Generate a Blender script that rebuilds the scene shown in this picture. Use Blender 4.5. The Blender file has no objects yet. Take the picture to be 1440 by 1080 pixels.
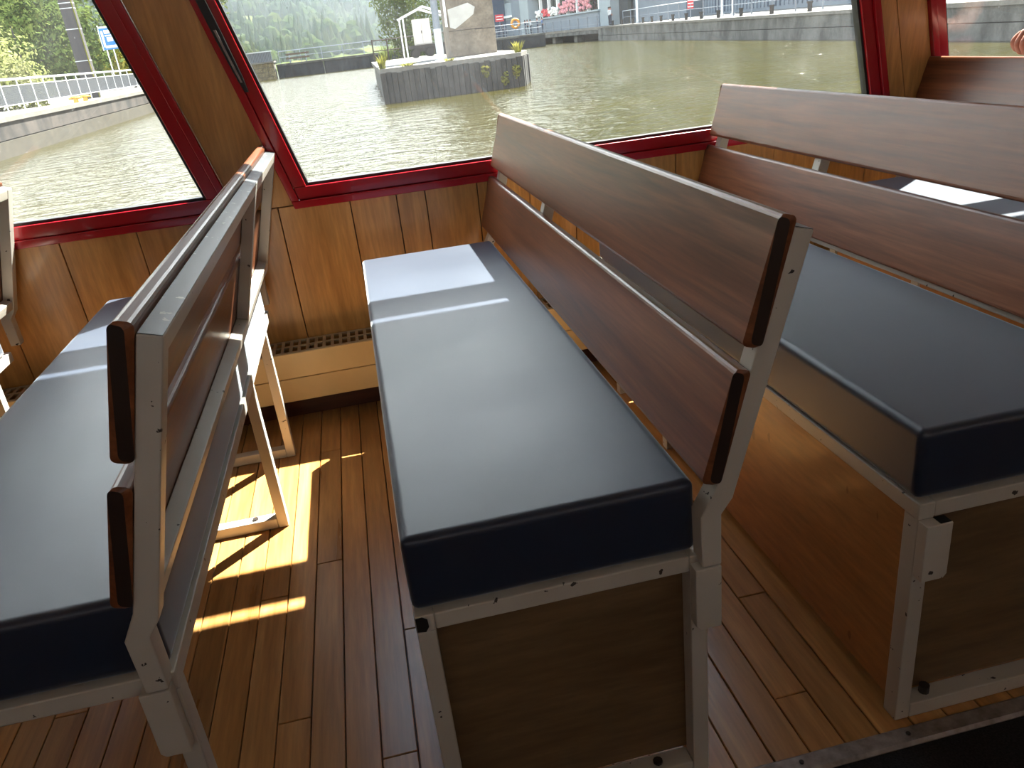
import bpy, bmesh, math, random
from math import sin, cos, pi, radians
from mathutils import Vector, Matrix, noise as mnoise
random.seed(7)
D = bpy.data
SC = bpy.context.scene
COL = SC.collection

# ------------------------------------------------------------------ camera
YAW, PITCH, ROLL = 0.1576, 0.4141, -0.1178
fwd = Vector((sin(YAW)*cos(PITCH), cos(YAW)*cos(PITCH), -sin(PITCH)))
rgt = Vector((cos(YAW), -sin(YAW), 0))
up = rgt.cross(fwd)
r2 = rgt*cos(ROLL) + up*sin(ROLL)
u2 = up*cos(ROLL) - rgt*sin(ROLL)
cam = D.objects.new('camera', D.cameras.new('camera'))
COL.objects.link(cam)
M = Matrix((r2, u2, -fwd)).transposed().to_4x4()
M.translation = Vector((0.0291, -1.7772, 1.0311))
cam.matrix_world = M
cam.data.sensor_width = 36
cam.data.lens = 1114.06*36/1440
cam.data.clip_start = 0.02
cam.data.clip_end = 3000
SC.camera = cam

# ------------------------------------------------------------------ light
SC.view_settings.view_transform = 'Standard'
SC.view_settings.look = 'None'
SC.view_settings.exposure = 0.15
SC.view_settings.gamma = 1.0
SC.view_settings.use_curve_mapping = False
SUN_DIR = Vector((-0.48, -0.475, -1.0)).normalized()
sun = D.objects.new('sun', D.lights.new('sun', 'SUN'))
COL.objects.link(sun)
sun.data.energy = 42.0
sun.data.angle = radians(0.55)
sun.data.color = (1.0, 0.955, 0.88)
sun.rotation_euler = SUN_DIR.to_track_quat('-Z', 'Y').to_euler()

world = D.worlds.new('sky')
SC.world = world
world.use_nodes = True
wn = world.node_tree.nodes
wl = world.node_tree.links
wn.clear()
w_out = wn.new('ShaderNodeOutputWorld')
w_bg = wn.new('ShaderNodeBackground')
w_tc = wn.new('ShaderNodeTexCoord')
w_sep = wn.new('ShaderNodeSeparateXYZ')
w_ramp = wn.new('ShaderNodeValToRGB')
cr = w_ramp.color_ramp
cr.elements[0].position = 0.0
cr.elements[0].color = (1.0, 1.0, 1.0, 1)
cr.elements[1].position = 1.0
cr.elements[1].color = (0.14, 0.24, 0.46, 1)
for ps, c in ((0.34, (0.92, 0.95, 0.98)), (0.60, (0.40, 0.48, 0.56)), (0.80, (0.20, 0.30, 0.48))):
    e = cr.elements.new(ps)
    e.color = (*c, 1)
w_bg.inputs['Strength'].default_value = 5.2
wl.new(w_tc.outputs['Generated'], w_sep.inputs[0])
wl.new(w_sep.outputs['Z'], w_ramp.inputs[0])
wl.new(w_ramp.outputs[0], w_bg.inputs['Color'])
wl.new(w_bg.outputs[0], w_out.inputs['Surface'])

# ------------------------------------------------------------------ materials
class NT:
    def __init__(s, name):
        s.m = D.materials.new(name)
        s.m.use_nodes = True
        s.n = s.m.node_tree.nodes
        s.l = s.m.node_tree.links
        s.n.clear()
        s.out = s.n.new('ShaderNodeOutputMaterial')
    def node(s, t, **kw):
        x = s.n.new(t)
        for k, v in kw.items():
            if k in x.inputs: x.inputs[k].default_value = v
            else: setattr(x, k, v)
        return x
    def link(s, a, b): s.l.new(a, b)
    def coord(s, scale, rnd=0.0):
        tc = s.node('ShaderNodeTexCoord')
        mp = s.node('ShaderNodeMapping')
        mp.inputs['Scale'].default_value = scale
        src = tc.outputs['Object']
        if rnd:
            oi = s.node('ShaderNodeObjectInfo')
            mul = s.node('ShaderNodeMath', operation='MULTIPLY')
            mul.inputs[1].default_value = rnd
            s.link(oi.outputs['Random'], mul.inputs[0])
            s.link(mul.outputs[0], mp.inputs['Location'])
        s.link(src, mp.inputs['Vector'])
        return mp.outputs[0]
    def noise(s, vec, scale=5.0, detail=4.0, rough=0.55, dist=0.0):
        x = s.node('ShaderNodeTexNoise')
        x.inputs['Scale'].default_value = scale
        x.inputs['Detail'].default_value = detail
        x.inputs['Roughness'].default_value = rough
        x.inputs['Distortion'].default_value = dist
        if vec is not None: s.link(vec, x.inputs['Vector'])
        return x.outputs['Fac']
    def ramp(s, fac, stops):
        x = s.node('ShaderNodeValToRGB')
        cr = x.color_ramp
        while len(cr.elements) < len(stops): cr.elements.new(0.5)
        for e, (p, c) in zip(cr.elements, stops):
            e.position = p
            e.color = c if len(c) == 4 else (*c, 1)
        s.link(fac, x.inputs[0])
        return x.outputs[0]
    def mix(s, fac, a, b, mode='MIX'):
        x = s.node('ShaderNodeMix', data_type='RGBA', blend_type=mode)
        for sock, v in ((x.inputs[0], fac), (x.inputs[6], a), (x.inputs[7], b)):
            if isinstance(v, (int, float)): sock.default_value = v
            elif isinstance(v, tuple): sock.default_value = v if len(v) == 4 else (*v, 1)
            else: s.link(v, sock)
        return x.outputs[2]
    def bump(s, h, strength=0.2, dist=0.002):
        x = s.node('ShaderNodeBump')
        x.inputs['Strength'].default_value = strength
        x.inputs['Distance'].default_value = dist
        s.link(h, x.inputs['Height'])
        return x.outputs[0]
    def bsdf(s, color, rough=0.5, normal=None, **kw):
        b = s.node('ShaderNodeBsdfPrincipled')
        if isinstance(color, tuple): b.inputs['Base Color'].default_value = (*color[:3], 1)
        else: s.link(color, b.inputs['Base Color'])
        if isinstance(rough, (int, float)): b.inputs['Roughness'].default_value = rough
        else: s.link(rough, b.inputs['Roughness'])
        for k, v in kw.items(): b.inputs[k.replace('_', ' ')].default_value = v
        if normal is not None: s.link(normal, b.inputs['Normal'])
        s.link(b.outputs[0], s.out.inputs[0])
        return b

def mat_wood(name, c1, c2, c3, stretch, rough=0.35, coat=0.0, rnd=50.0, bump=0.12, vary=0.0, coat_rough=0.15):
    t = NT(name)
    v = t.coord(stretch, rnd)
    n1 = t.noise(v, 1.0, 6.0, 0.6, 0.6)
    n2 = t.noise(v, 6.0, 3.0, 0.6)
    c = t.ramp(n1, [(0.30, c1), (0.52, c2), (0.72, c3)])
    c = t.mix(0.35, c, t.ramp(n2, [(0.35, (0.35, 0.35, 0.35)), (0.65, (1, 1, 1))]), 'MULTIPLY')
    if vary:
        oi = t.node('ShaderNodeObjectInfo')
        g = t.ramp(oi.outputs['Random'], [(0.0, (1-vary, 1-vary, 1-vary)), (1.0, (1+vary, 1+vary*0.8, 1+vary*0.6))])
        c = t.mix(1.0, c, g, 'MULTIPLY')
    nb = t.bump(n2, bump, 0.001)
    rr = t.ramp(n1, [(0.3, (rough*0.9,)*3), (0.7, (min(1, rough*1.15),)*3)])
    t.bsdf(c, rr, nb, Coat_Weight=coat, Coat_Roughness=coat_rough)
    return t.m

def mat_plain(name, color, rough=0.5, var=0.12, scale=20.0, bump=0.05, metallic=0.0, **kw):
    t = NT(name)
    v = t.coord((1, 1, 1), 10.0)
    n = t.noise(v, scale, 4.0)
    c = t.mix(1.0, tuple(color), t.ramp(n, [(0.3, (1-var,)*3), (0.7, (1+var,)*3)]), 'MULTIPLY')
    t.bsdf(c, rough, t.bump(n, bump, 0.002), Metallic=metallic, **kw)
    return t.m

def mat_paint_chipped(name, color, chip=(0.03, 0.022, 0.018), rough=0.35, thr=0.695, scale=70.0):
    t = NT(name)
    v = t.coord((1, 1, 1), 10.0)
    n = t.noise(v, scale, 3.0, 0.5)
    n2 = t.noise(v, 5.0, 3.0)
    base = t.mix(1.0, tuple(color), t.ramp(n2, [(0.3, (0.86, 0.85, 0.83)), (0.7, (1.05, 1.05, 1.05))]), 'MULTIPLY')
    f = t.ramp(n, [(thr, (0, 0, 0)), (thr+0.015, (1, 1, 1))])
    c = t.mix(f, base, tuple(chip))
    t.bsdf(c, rough, t.bump(n2, 0.15, 0.002))
    return t.m

M_white = mat_paint_chipped('white_paint', (0.56, 0.53, 0.47))
M_vinyl = None
M_rail_sheen = mat_paint_chipped('rail_sheen_chipped', (0.085, 0.095, 0.105), (0.40, 0.38, 0.35), 0.34, 0.66, 60.0)  # dark sky sheen of the rail top put into the colour, plus paint chips
def make_vinyl():
    t = NT('navy_vinyl')
    v = t.coord((1, 1, 1), 10.0)
    n = t.noise(v, 900.0, 2.0)
    n2 = t.noise(v, 3.0, 4.0)
    n3 = t.noise(v, 14.0, 5.0)
    c = t.ramp(n2, [(0.3, (0.011, 0.019, 0.042)), (0.7, (0.014, 0.024, 0.051))])
    c = t.mix(t.ramp(n3, [(0.55, (0, 0, 0)), (0.8, (0.25, 0.25, 0.25))]), c, (0.035, 0.045, 0.06))
    r = t.ramp(n2, [(0.3, (0.36,)*3), (0.7, (0.44,)*3)])
    t.bsdf(c, r, t.bump(n, 0.15, 0.0006), Specular_IOR_Level=0.6, Sheen_Weight=0.85, Sheen_Roughness=0.34, Sheen_Tint=(0.86, 0.94, 1.0, 1))
    return t.m
M_vinyl = make_vinyl()
M_slat = mat_wood('mahogany_slat', (0.085, 0.022, 0.008), (0.20, 0.064, 0.024), (0.30, 0.108, 0.044), (30, 1.4, 30), 0.33, 0.08, coat_rough=0.25)
M_endgrain = mat_plain('dark_edge_lacquer', (0.02, 0.012, 0.010), 0.4, 0.3)
M_ply = mat_wood('orange_plywood', (0.36, 0.145, 0.042), (0.50, 0.215, 0.068), (0.58, 0.27, 0.095), (5, 2.2, 14), 0.42, 0.15)
def stain(mat, col, scale, thr):
    nt = mat.node_tree
    b = [n for n in nt.nodes if n.type == 'BSDF_PRINCIPLED'][0]
    src = b.inputs['Base Color'].links[0].from_socket
    tc = nt.nodes.new('ShaderNodeTexCoord'); mp = nt.nodes.new('ShaderNodeMapping'); mp.inputs['Scale'].default_value = (1, 1, 0.45); mp.inputs['Location'].default_value = (0, 0.37, 0.2)
    no = nt.nodes.new('ShaderNodeTexNoise'); no.inputs['Scale'].default_value = scale; no.inputs['Detail'].default_value = 1.5
    rp = nt.nodes.new('ShaderNodeValToRGB'); rp.color_ramp.elements[0].position = thr; rp.color_ramp.elements[1].position = thr+0.02
    mx = nt.nodes.new('ShaderNodeMix'); mx.data_type = 'RGBA'; mx.blend_type = 'MULTIPLY'; mx.inputs[7].default_value = (*col, 1)
    nt.links.new(tc.outputs['Object'], mp.inputs[0]); nt.links.new(mp.outputs[0], no.inputs['Vector']); nt.links.new(no.outputs['Fac'], rp.inputs[0])
    nt.links.new(rp.outputs[0], mx.inputs[0]); nt.links.new(src, mx.inputs[6]); nt.links.new(mx.outputs[2], b.inputs['Base Color'])
stain(M_ply, (0.62, 0.50, 0.40), 26.0, 0.70)
M_ply_dark = mat_wood('brown_plywood', (0.14, 0.085, 0.042), (0.20, 0.125, 0.062), (0.25, 0.155, 0.08), (2.0, 8, 14), 0.45, 0.1)
M_floor = mat_wood('oak_strip', (0.37, 0.165, 0.045), (0.54, 0.265, 0.08), (0.66, 0.36, 0.125), (20, 1.3, 20), 0.30, 0.25, vary=0.14, rnd=90.0, coat_rough=0.2)
M_wall = mat_wood('pine_board', (0.47, 0.23, 0.062), (0.62, 0.325, 0.10), (0.72, 0.40, 0.135), (16, 16, 0.9), 0.34, 0.2, vary=0.1)
M_base = mat_wood('red_brown_base', (0.07, 0.020, 0.009), (0.10, 0.030, 0.013), (0.13, 0.042, 0.018), (2, 20, 20), 0.35, 0.1)
M_red = mat_plain('red_lacquer', (0.36, 0.006, 0.014), 0.22, 0.06, 6.0, 0.02, Coat_Weight=0.3)
M_black = mat_plain('black_rubber', (0.012, 0.012, 0.013), 0.5, 0.2)
M_dark = mat_plain('dark_gap', (0.008, 0.006, 0.005), 0.9, 0.2)
M_cream = mat_paint_chipped('cream_enamel', (0.74, 0.56, 0.29), (0.2, 0.12, 0.05), 0.42, 0.78, 25.0)
M_grille = mat_plain('grille_metal', (0.36, 0.28, 0.18), 0.4, 0.15)
M_alu = mat_plain('worn_aluminium', (0.30, 0.26, 0.24), 0.5, 0.3, 60.0, 0.1, 0.45)
M_screw = mat_plain('dark_screw', (0.06, 0.05, 0.045), 0.4, 0.2, metallic=0.6)
M_carpet = mat_plain('black_carpet', (0.012, 0.011, 0.013), 1.0, 0.8, 300.0, 0.8)
M_ceil = mat_plain('cream_ceiling', (0.62, 0.58, 0.50), 0.6)

def make_glass():
    t = NT('dusty_glass')
    lw = t.node('ShaderNodeLayerWeight', Blend=0.5)
    pw = t.node('ShaderNodeMath', operation='POWER'); pw.inputs[1].default_value = 5.0
    t.link(lw.outputs['Facing'], pw.inputs[0])
    fr = t.node('ShaderNodeMath', operation='MULTIPLY_ADD')      # Schlick reflectance of one pane face
    fr.inputs[1].default_value = 0.96; fr.inputs[2].default_value = 0.04
    t.link(pw.outputs[0], fr.inputs[0])
    tr = t.node('ShaderNodeBsdfTransparent', Color=(0.96, 0.98, 0.97, 1))
    gl = t.node('ShaderNodeBsdfGlossy', Roughness=0.0)
    m1 = t.node('ShaderNodeMixShader')
    t.link(fr.outputs[0], m1.inputs[0]); t.link(tr.outputs[0], m1.inputs[1]); t.link(gl.outputs[0], m1.inputs[2])
    dl = t.node('ShaderNodeBsdfTranslucent', Color=(0.9, 0.92, 0.95, 1))
    v = t.coord((1, 1, 1))
    n = t.noise(v, 3.5, 5.0, 0.6, 1.0)
    n2 = t.noise(v, 90.0, 2.0)
    f = t.ramp(n, [(0.40, (0.004,)*3), (0.66, (0.011,)*3), (0.76, (0.022,)*3)])
    sp = t.ramp(n2, [(0.74, (0, 0, 0)), (0.78, (0.05, 0.05, 0.05))])
    ad = t.mix(1.0, f, sp, 'ADD')
    m2 = t.node('ShaderNodeMixShader')
    t.link(ad, m2.inputs[0]); t.link(m1.outputs[0], m2.inputs[1]); t.link(dl.outputs[0], m2.inputs[2])
    t.link(m2.outputs[0], t.out.inputs[0])
    return t.m
M_glass = make_glass()

def make_water():
    t = NT('river_water')
    tc = t.node('ShaderNodeTexCoord')
    mp = t.node('ShaderNodeMapping'); mp.inputs['Scale'].default_value = (0.55, 1.0, 1)
    t.link(tc.outputs['Object'], mp.inputs[0])
    n1 = t.noise(mp.outputs[0], 2.6, 3.0, 0.5, 0.4)
    n2 = t.noise(mp.outputs[0], 9.0, 3.0, 0.5)
    n3 = t.noise(mp.outputs[0], 0.35, 2.0)
    h = t.mix(0.25, n1, n2)
    b = t.bump(h, 1.0, 0.13)
    c = t.ramp(n3, [(0.3, (0.024, 0.021, 0.002)), (0.7, (0.033, 0.028, 0.003))])
    t.bsdf(c, 0.10, b, IOR=1.33)
    return t.m
M_water = make_water()

def mat_concrete(name, c, dark=0.35, streak=(1.0, 1.0, 0.25), scale=3.0, rough=0.85):
    t = NT(name)
    c = tuple(v*0.50 for v in c)
    v = t.coord(streak)
    n = t.noise(v, scale, 6.0, 0.65, 0.3)
    n2 = t.noise(t.coord((1, 1, 1)), scale*9, 5.0, 0.7)
    col = t.mix(1.0, tuple(c), t.ramp(n, [(0.38, (dark,)*3), (0.56, (1.0,)*3), (0.72, (1.35,)*3)]), 'MULTIPLY')
    col = t.mix(0.5, col, t.ramp(n2, [(0.35, (0.5,)*3), (0.6, (1,)*3)]), 'MULTIPLY')
    t.bsdf(col, rough, t.bump(n2, 0.4, 0.02))
    return t.m
M_conc = mat_concrete('quay_concrete', (0.095, 0.074, 0.060), 0.14, (0.8, 0.8, 0.5), 1.6)
M_conc_grey = mat_concrete('grey_quay_concrete', (0.21, 0.205, 0.185), 0.30, (0.6, 0.6, 0.5), 1.2)
M_conc_top = mat_concrete('pale_paving', (0.30, 0.275, 0.235), 0.85, (1, 1, 1), 1.0)
M_col = mat_concrete('tan_column_concrete', (0.36, 0.29, 0.215), 0.70, (1, 1, 1), 1.6)
M_patch = mat_plain('pale_render_patch', (0.42, 0.40, 0.36), 0.9, 0.1, 4)
M_timber = mat_wood('fender_timber', (0.008, 0.008, 0.008), (0.026, 0.025, 0.024), (0.065, 0.063, 0.060), (8, 8, 1.2), 0.85, 0.0, vary=0.3)
M_weir = mat_concrete('dark_weir_concrete', (0.055, 0.062, 0.072), 0.55)
M_stone = mat_concrete('yellow_stone', (0.36, 0.29, 0.16), 0.6, (1, 1, 1), 4.0)
M_galv = mat_plain('galvanised_steel', (0.52, 0.53, 0.54), 0.5, 0.1, 8, 0.02, 0.2)
M_galv_dark = mat_plain('grey_steel', (0.16, 0.18, 0.21), 0.5, 0.15)
M_wire = mat_plain('grey_wire', (0.085, 0.09, 0.10), 0.6, 0.1)
M_pole = mat_wood('tarred_pole', (0.030, 0.027, 0.030), (0.05, 0.045, 0.048), (0.07, 0.063, 0.062), (4, 4, 0.5), 0.8)
M_whitem = mat_plain('white_enamel', (0.75, 0.75, 0.73), 0.4, 0.06)
M_cab = mat_plain('pale_grey_cabinet', (0.50, 0.46, 0.42), 0.5, 0.05)
M_iron = mat_plain('dark_iron', (0.016, 0.013, 0.012), 0.7, 0.3)
M_blue = mat_plain('sign_blue', (0.02, 0.16, 0.42), 0.4, 0.05)
M_yellow = mat_plain('yellow_bollard_paint', (0.60, 0.36, 0.06), 0.5, 0.2)
M_facade = mat_plain('blue_grey_cladding', (0.13, 0.16, 0.195), 0.6, 0.06, 1.0)
M_facade_dark = mat_plain('slate_blue_cladding', (0.045, 0.065, 0.10), 0.6, 0.06, 1.0)
M_facade_pale = mat_plain('pale_cladding', (0.25, 0.29, 0.31), 0.6, 0.06, 1.0)
M_winglass = mat_plain('dark_window_glass', (0.03, 0.035, 0.04), 0.08, 0.2, 1.0)
M_flower = mat_plain('red_flowers', (0.55, 0.06, 0.07), 0.8, 0.5, 5)
M_flower_p = mat_plain('pink_flowers', (0.60, 0.25, 0.27), 0.8, 0.5, 5)
M_flower_w = mat_plain('white_flowers', (0.7, 0.68, 0.62), 0.8, 0.3, 5)
M_redsign = mat_plain('red_sign_paint', (0.50, 0.04, 0.05), 0.5, 0.1)
M_orange = mat_plain('orange_lifebuoy', (0.65, 0.27, 0.03), 0.5, 0.1)
M_bench_wood = mat_plain('brown_bench_wood', (0.07, 0.040, 0.028), 0.7, 0.2)

def mat_leaf(name, c1, c2, c3, trans=0.35, scale=0.8):
    t = NT(name)
    c1, c2, c3 = (tuple(v*0.70 for v in c) for c in (c1, c2, c3))
    v = t.coord((1, 1, 1), 20.0)
    n = t.noise(v, scale, 3.0, 0.7)
    c = t.ramp(n, [(0.3, c1), (0.52, c2), (0.72, c3)])
    d = t.node('ShaderNodeBsdfDiffuse')
    tr = t.node('ShaderNodeBsdfTranslucent')
    t.link(c, d.inputs[0]); t.link(c, tr.inputs[0])
    m = t.node('ShaderNodeMixShader', Fac=trans)
    t.link(d.outputs[0], m.inputs[1]); t.link(tr.outputs[0], m.inputs[2])
    t.link(m.outputs[0], t.out.inputs[0])
    return t.m
M_leaf_pale = mat_leaf('pale_leaf', (0.16, 0.18, 0.06), (0.32, 0.34, 0.13), (0.48, 0.47, 0.24))
M_leaf_mid = mat_leaf('green_leaf', (0.045, 0.075, 0.02), (0.10, 0.14, 0.04), (0.20, 0.22, 0.07))
M_leaf_yellow = mat_leaf('yellow_green_leaf', (0.16, 0.17, 0.03), (0.26, 0.25, 0.05), (0.36, 0.32, 0.08))
M_forest = mat_leaf('forest_leaf', (0.028, 0.05, 0.018), (0.06, 0.09, 0.028), (0.13, 0.14, 0.045), 0.25, 0.05)
M_ground = mat_leaf('meadow', (0.05, 0.075, 0.02), (0.09, 0.11, 0.035), (0.14, 0.14, 0.05), 0.0, 0.1)

# ------------------------------------------------------------------ mesh helpers
class MB:
    """collects geometry for ONE mesh object"""
    def __init__(s): s.v = []; s.f = []; s.mi = []
    def add(s, vs, fs, mi=0):
        o = len(s.v)
        s.v += [tuple(v) for v in vs]
        for f in fs: s.f.append(tuple(i+o for i in f)); s.mi.append(mi)
    def hexa(s, p, mi=0):      # 8 points: bottom ring 0-3 (ccw from above), top ring 4-7
        s.add(p, [(3,2,1,0),(4,5,6,7),(0,1,5,4),(1,2,6,5),(2,3,7,6),(3,0,4,7)], mi)
    def box(s, a, b, mi=0):
        (x0,y0,z0),(x1,y1,z1) = a, b
        s.hexa([(x0,y0,z0),(x1,y0,z0),(x1,y1,z0),(x0,y1,z0),(x0,y0,z1),(x1,y0,z1),(x1,y1,z1),(x0,y1,z1)], mi)
    def beam(s, p, q, w, h, upv=(0,0,1), mi=0):    # box section between two points
        p, q = Vector(p), Vector(q)
        d = (q-p).normalized(); u = Vector(upv)
        sd = d.cross(u)
        if sd.length < 1e-4: sd = d.cross(Vector((0,1,0)))
        sd.normalize(); u = sd.cross(d).normalized()
        a, b = sd*w/2, u*h/2
        s.hexa([p-a-b, p+a-b, q+a-b, q-a-b, p-a+b, p+a+b, q+a+b, q-a+b], mi)
    def tube(s, p, q, r, n=8, r1=None, mi=0):
        p, q = Vector(p), Vector(q)
        d = (q-p).normalized(); a = d.orthogonal().normalized(); b = d.cross(a)
        r1 = r if r1 is None else r1
        vs = []
        for k in range(n):
            t = 2*pi*k/n; o = a*cos(t)+b*sin(t)
            vs.append(p+o*r)
        for k in range(n):
            t = 2*pi*k/n; o = a*cos(t)+b*sin(t)
            vs.append(q+o*r1)
        fs = [(k,(k+1)%n,n+(k+1)%n,n+k) for k in range(n)]
        fs += [tuple(range(n-1,-1,-1)), tuple(range(n,2*n))]
        s.add(vs, fs, mi)
    def prism(s, prof, y0, y1, mi=0):   # profile in XZ extruded along Y
        n = len(prof)
        vs = [(x,y0,z) for x,z in prof]+[(x,y1,z) for x,z in prof]
        fs = [(k,(k+1)%n,n+(k+1)%n,n+k) for k in range(n)]
        fs += [tuple(range(n-1,-1,-1)), tuple(range(n,2*n))]
        s.add(vs, fs, mi)
    def blob(s, c, r, seed=0, sub=1, squash=1.0, amp=0.25, mi=0):
        bm = bmesh.new()
        bmesh.ops.create_icosphere(bm, subdivisions=sub, radius=1.0)
        vs = []
        for v in bm.verts:
            k = 1+amp*mnoise.noise(v.co*1.7+Vector((seed*3.1, seed*1.7, 0)))
            vs.append((c[0]+v.co.x*r*k, c[1]+v.co.y*r*k, c[2]+v.co.z*r*k*squash))
        fs = [tuple(v.index for v in f.verts) for f in bm.faces]
        bm.free()
        s.add(vs, fs, mi)
    def mesh(s, name, mats):
        me = D.meshes.new(name)
        me.from_pydata(s.v, [], s.f)
        for m in (mats if isinstance(mats, (list, tuple)) else [mats]): me.materials.append(m)
        if any(s.mi): me.polygons.foreach_set('material_index', s.mi)
        me.update()
        bm = bmesh.new(); bm.from_mesh(me)
        bmesh.ops.recalc_face_normals(bm, faces=bm.faces)
        bm.to_mesh(me); bm.free()
        return me
    def build(s, name, mats, parent=None, bevel=0.0, seg=2, smooth=False, loc=None):
        me = s.mesh(name, mats)
        o = D.objects.new(name, me); COL.objects.link(o)
        if bevel:
            bv = o.modifiers.new('bevel', 'BEVEL')
            bv.width = bevel; bv.segments = seg; bv.limit_method = 'ANGLE'; bv.angle_limit = radians(40)
            smooth = True
        if smooth:
            me.polygons.foreach_set('use_smooth', [True]*len(me.polygons))
            if bevel:
                wnm = o.modifiers.new('wn', 'WEIGHTED_NORMAL'); wnm.keep_sharp = True
        if parent is not None: o.parent = parent
        if loc: o.location = loc
        return o

def empty(name, loc=(0,0,0), label=None, cat=None, group=None, rot=0.0):
    o = D.objects.new(name, None); COL.objects.link(o)
    o.location = loc; o.rotation_euler = (0,0,rot); o.empty_display_size = 0.1
    tag(o, label, cat, group)
    return o
def tag(o, label=None, cat=None, group=None, kind=None):
    if label: o['label'] = label
    if cat: o['category'] = cat
    if group: o['group'] = group
    if kind: o['kind'] = kind
    return o
def struct(o): o['kind'] = 'structure'; return o
def copy_tree(root):
    c = root.copy(); COL.objects.link(c)
    for ch in root.children:
        d = ch.copy(); COL.objects.link(d); d.parent = c
        for g in ch.children:
            h = g.copy(); COL.objects.link(h); h.parent = d
    return c

# ------------------------------------------------------------------ boat interior shell
# wall coordinates: u along the wall (raked like the mullions), z height, d depth outwards
RAKE, LEAN = -0.255, -0.08
def W(u, z, d=0.0, rake=True):
    return (u + (RAKE*(z-0.71) if rake else 0.0), 0.65 + LEAN*z + d, z)
def wbox(mb, u0, u1, z0, z1, d0, d1, rake=True, mi=0):
    mb.hexa([W(u0,z0,d0,rake), W(u1,z0,d0,rake), W(u1,z0,d1,rake), W(u0,z0,d1,rake),
             W(u0,z1,d0,rake), W(u1,z1,d0,rake), W(u1,z1,d1,rake), W(u0,z1,d1,rake)], mi)

XL, XR = -3.6, 4.6
WIN = [(-2.20, -0.335), (-0.178, 1.713), (1.875, 3.76)]     # outer red frame u-range (at z=.71)
Z_SILL, Z_HEAD, Z_CEIL = 0.640, 2.016, 2.10

# floor
mb = MB(); mb.box((XL, -3.3, -0.06), (XR, 0.66, -0.018))
floor = struct(mb.build('floor', M_base))
PW = 0.0578
k = 0
x = -2.3
cols = []
x0 = 0.596 - PW*50
forced = {50: [-0.645], 49: [-0.890], 36: [-0.24, 0.31], 35: [-0.69], 43: [-0.47], 42: [0.02], 48: [-0.36]}
npl = 0
for k in range(0, 104):
    xa = x0 + k*PW
    if xa < -2.3 or xa > 3.4: continue
    cuts = [-1.003]
    if k in forced: cuts += forced[k]
    elif random.random() < 0.75: cuts.append(random.uniform(-0.85, 0.45))
    cuts.append(0.63)
    cuts.sort()
    for ya, yb in zip(cuts, cuts[1:]):
        g = 0.0011
        mb = MB()
        zt = random.uniform(-0.0006, 0.0)
        a, b, c, d_ = xa+g, xa+PW-g, ya+g, yb-g
        e_ = 0.0012
        mb.add([(a,c,-0.016),(b,c,-0.016),(b,d_,-0.016),(a,d_,-0.016),
                (a,c,zt-e_),(b,c,zt-e_),(b,d_,zt-e_),(a,d_,zt-e_),
                (a+e_,c+e_,zt),(b-e_,c+e_,zt),(b-e_,d_-e_,zt),(a+e_,d_-e_,zt)],
               [(3,2,1,0),(0,1,5,4),(1,2,6,5),(2,3,7,6),(3,0,4,7),(4,5,9,8),(5,6,10,9),(6,7,11,10),(7,4,8,11),(8,9,10,11)])
        mb.build('plank', M_floor, floor)
        npl += 1
# aisle carpet and its metal edge
mb = MB(); mb.box((XL, -1.75, -0.017), (XR, -1.028, -0.004))
tag(mb.build('aisle_carpet', M_carpet), 'black carpet runner of the aisle beyond the metal floor strip', 'carpet')
mb = MB()
mb.prism([(-0.030, -0.016), (-0.030, -0.002), (-0.026, 0.003), (-0.004, 0.004), (0.0, 0.001), (0.0, -0.016)], 0, XR-XL)
strip = mb.mesh('trim_1', M_alu)
so = D.objects.new('trim_1', strip); COL.objects.link(so); struct(so)
so.matrix_world = Matrix(((0,1,0,XL),(1,0,0,-1.0),(0,0,1,0),(0,0,0,1)))
strip.flip_normals()
for sx in (-0.45, 0.02, 0.515, 0.69, 1.2, 1.7):
    mb = MB(); mb.tube((-0.014, sx-XL, 0.003), (-0.014, sx-XL, 0.0052), 0.0035, 10)
    mb.build('screw', M_screw, so)

# ceiling
mb = MB(); mb.box((XL, -3.3, Z_CEIL), (XR, 0.62, Z_CEIL+0.06))
struct(mb.build('ceiling', M_ceil))

# side wall with raked windows
mb = MB()
wbox(mb, XL, XR, -0.06, 0.655, 0.012, 0.05, False)
us = [XL-0.2] + [v for w in WIN for v in w] + [XR+0.4]
for i in range(0, len(us), 2):
    wbox(mb, us[i]+0.01, us[i+1]-0.01, 0.655, Z_HEAD, 0.012, 0.045)
wbox(mb, XL-0.4, XR+0.4, Z_HEAD-0.01, Z_CEIL+0.05, 0.012, 0.05)
wall = struct(mb.build('wall_front', M_base))
bx = [XL, -3.4, -3.2, -3.0, -2.8, -2.6, -2.4, -2.2, -2.0, -1.8, -1.61, -1.41, -1.21, -1.005, -0.805, -0.60, -0.405, -0.208, -0.004, 0.131, 0.216, 0.372,
      0.53, 0.67, 0.83, 1.0, 1.16, 1.33, 1.50, 1.66, 1.82, 2.0, 2.2, 2.4, 2.6, 2.8, 3.0, 3.2, 3.4, 3.6, 3.8, 4.0, 4.2, 4.4, XR]
for a, b in zip(bx, bx[1:]):
    mb = MB(); wbox(mb, a+0.0012, b-0.0012, 0.0, 0.648, 0.0, 0.0119, False)
    mb.build('board', M_wall, wall, bevel=0.0015, seg=1)
PIL = [(-0.335, -0.178, []), (1.713, 1.875, [1.773]), (XL-0.2, -2.20, [-3.5, -3.2, -2.9, -2.6]), (3.76, XR+0.3, [4.0, 4.3])]
for a, b, cut in PIL:
    ed = [a] + cut + [b]
    for p, q in zip(ed, ed[1:]):
        mb = MB(); wbox(mb, p+0.0008, q-0.0008, 0.6505, Z_HEAD, 0.0, 0.0119)
        mb.build('board', M_wall, wall, bevel=0.0012, seg=1)
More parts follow.
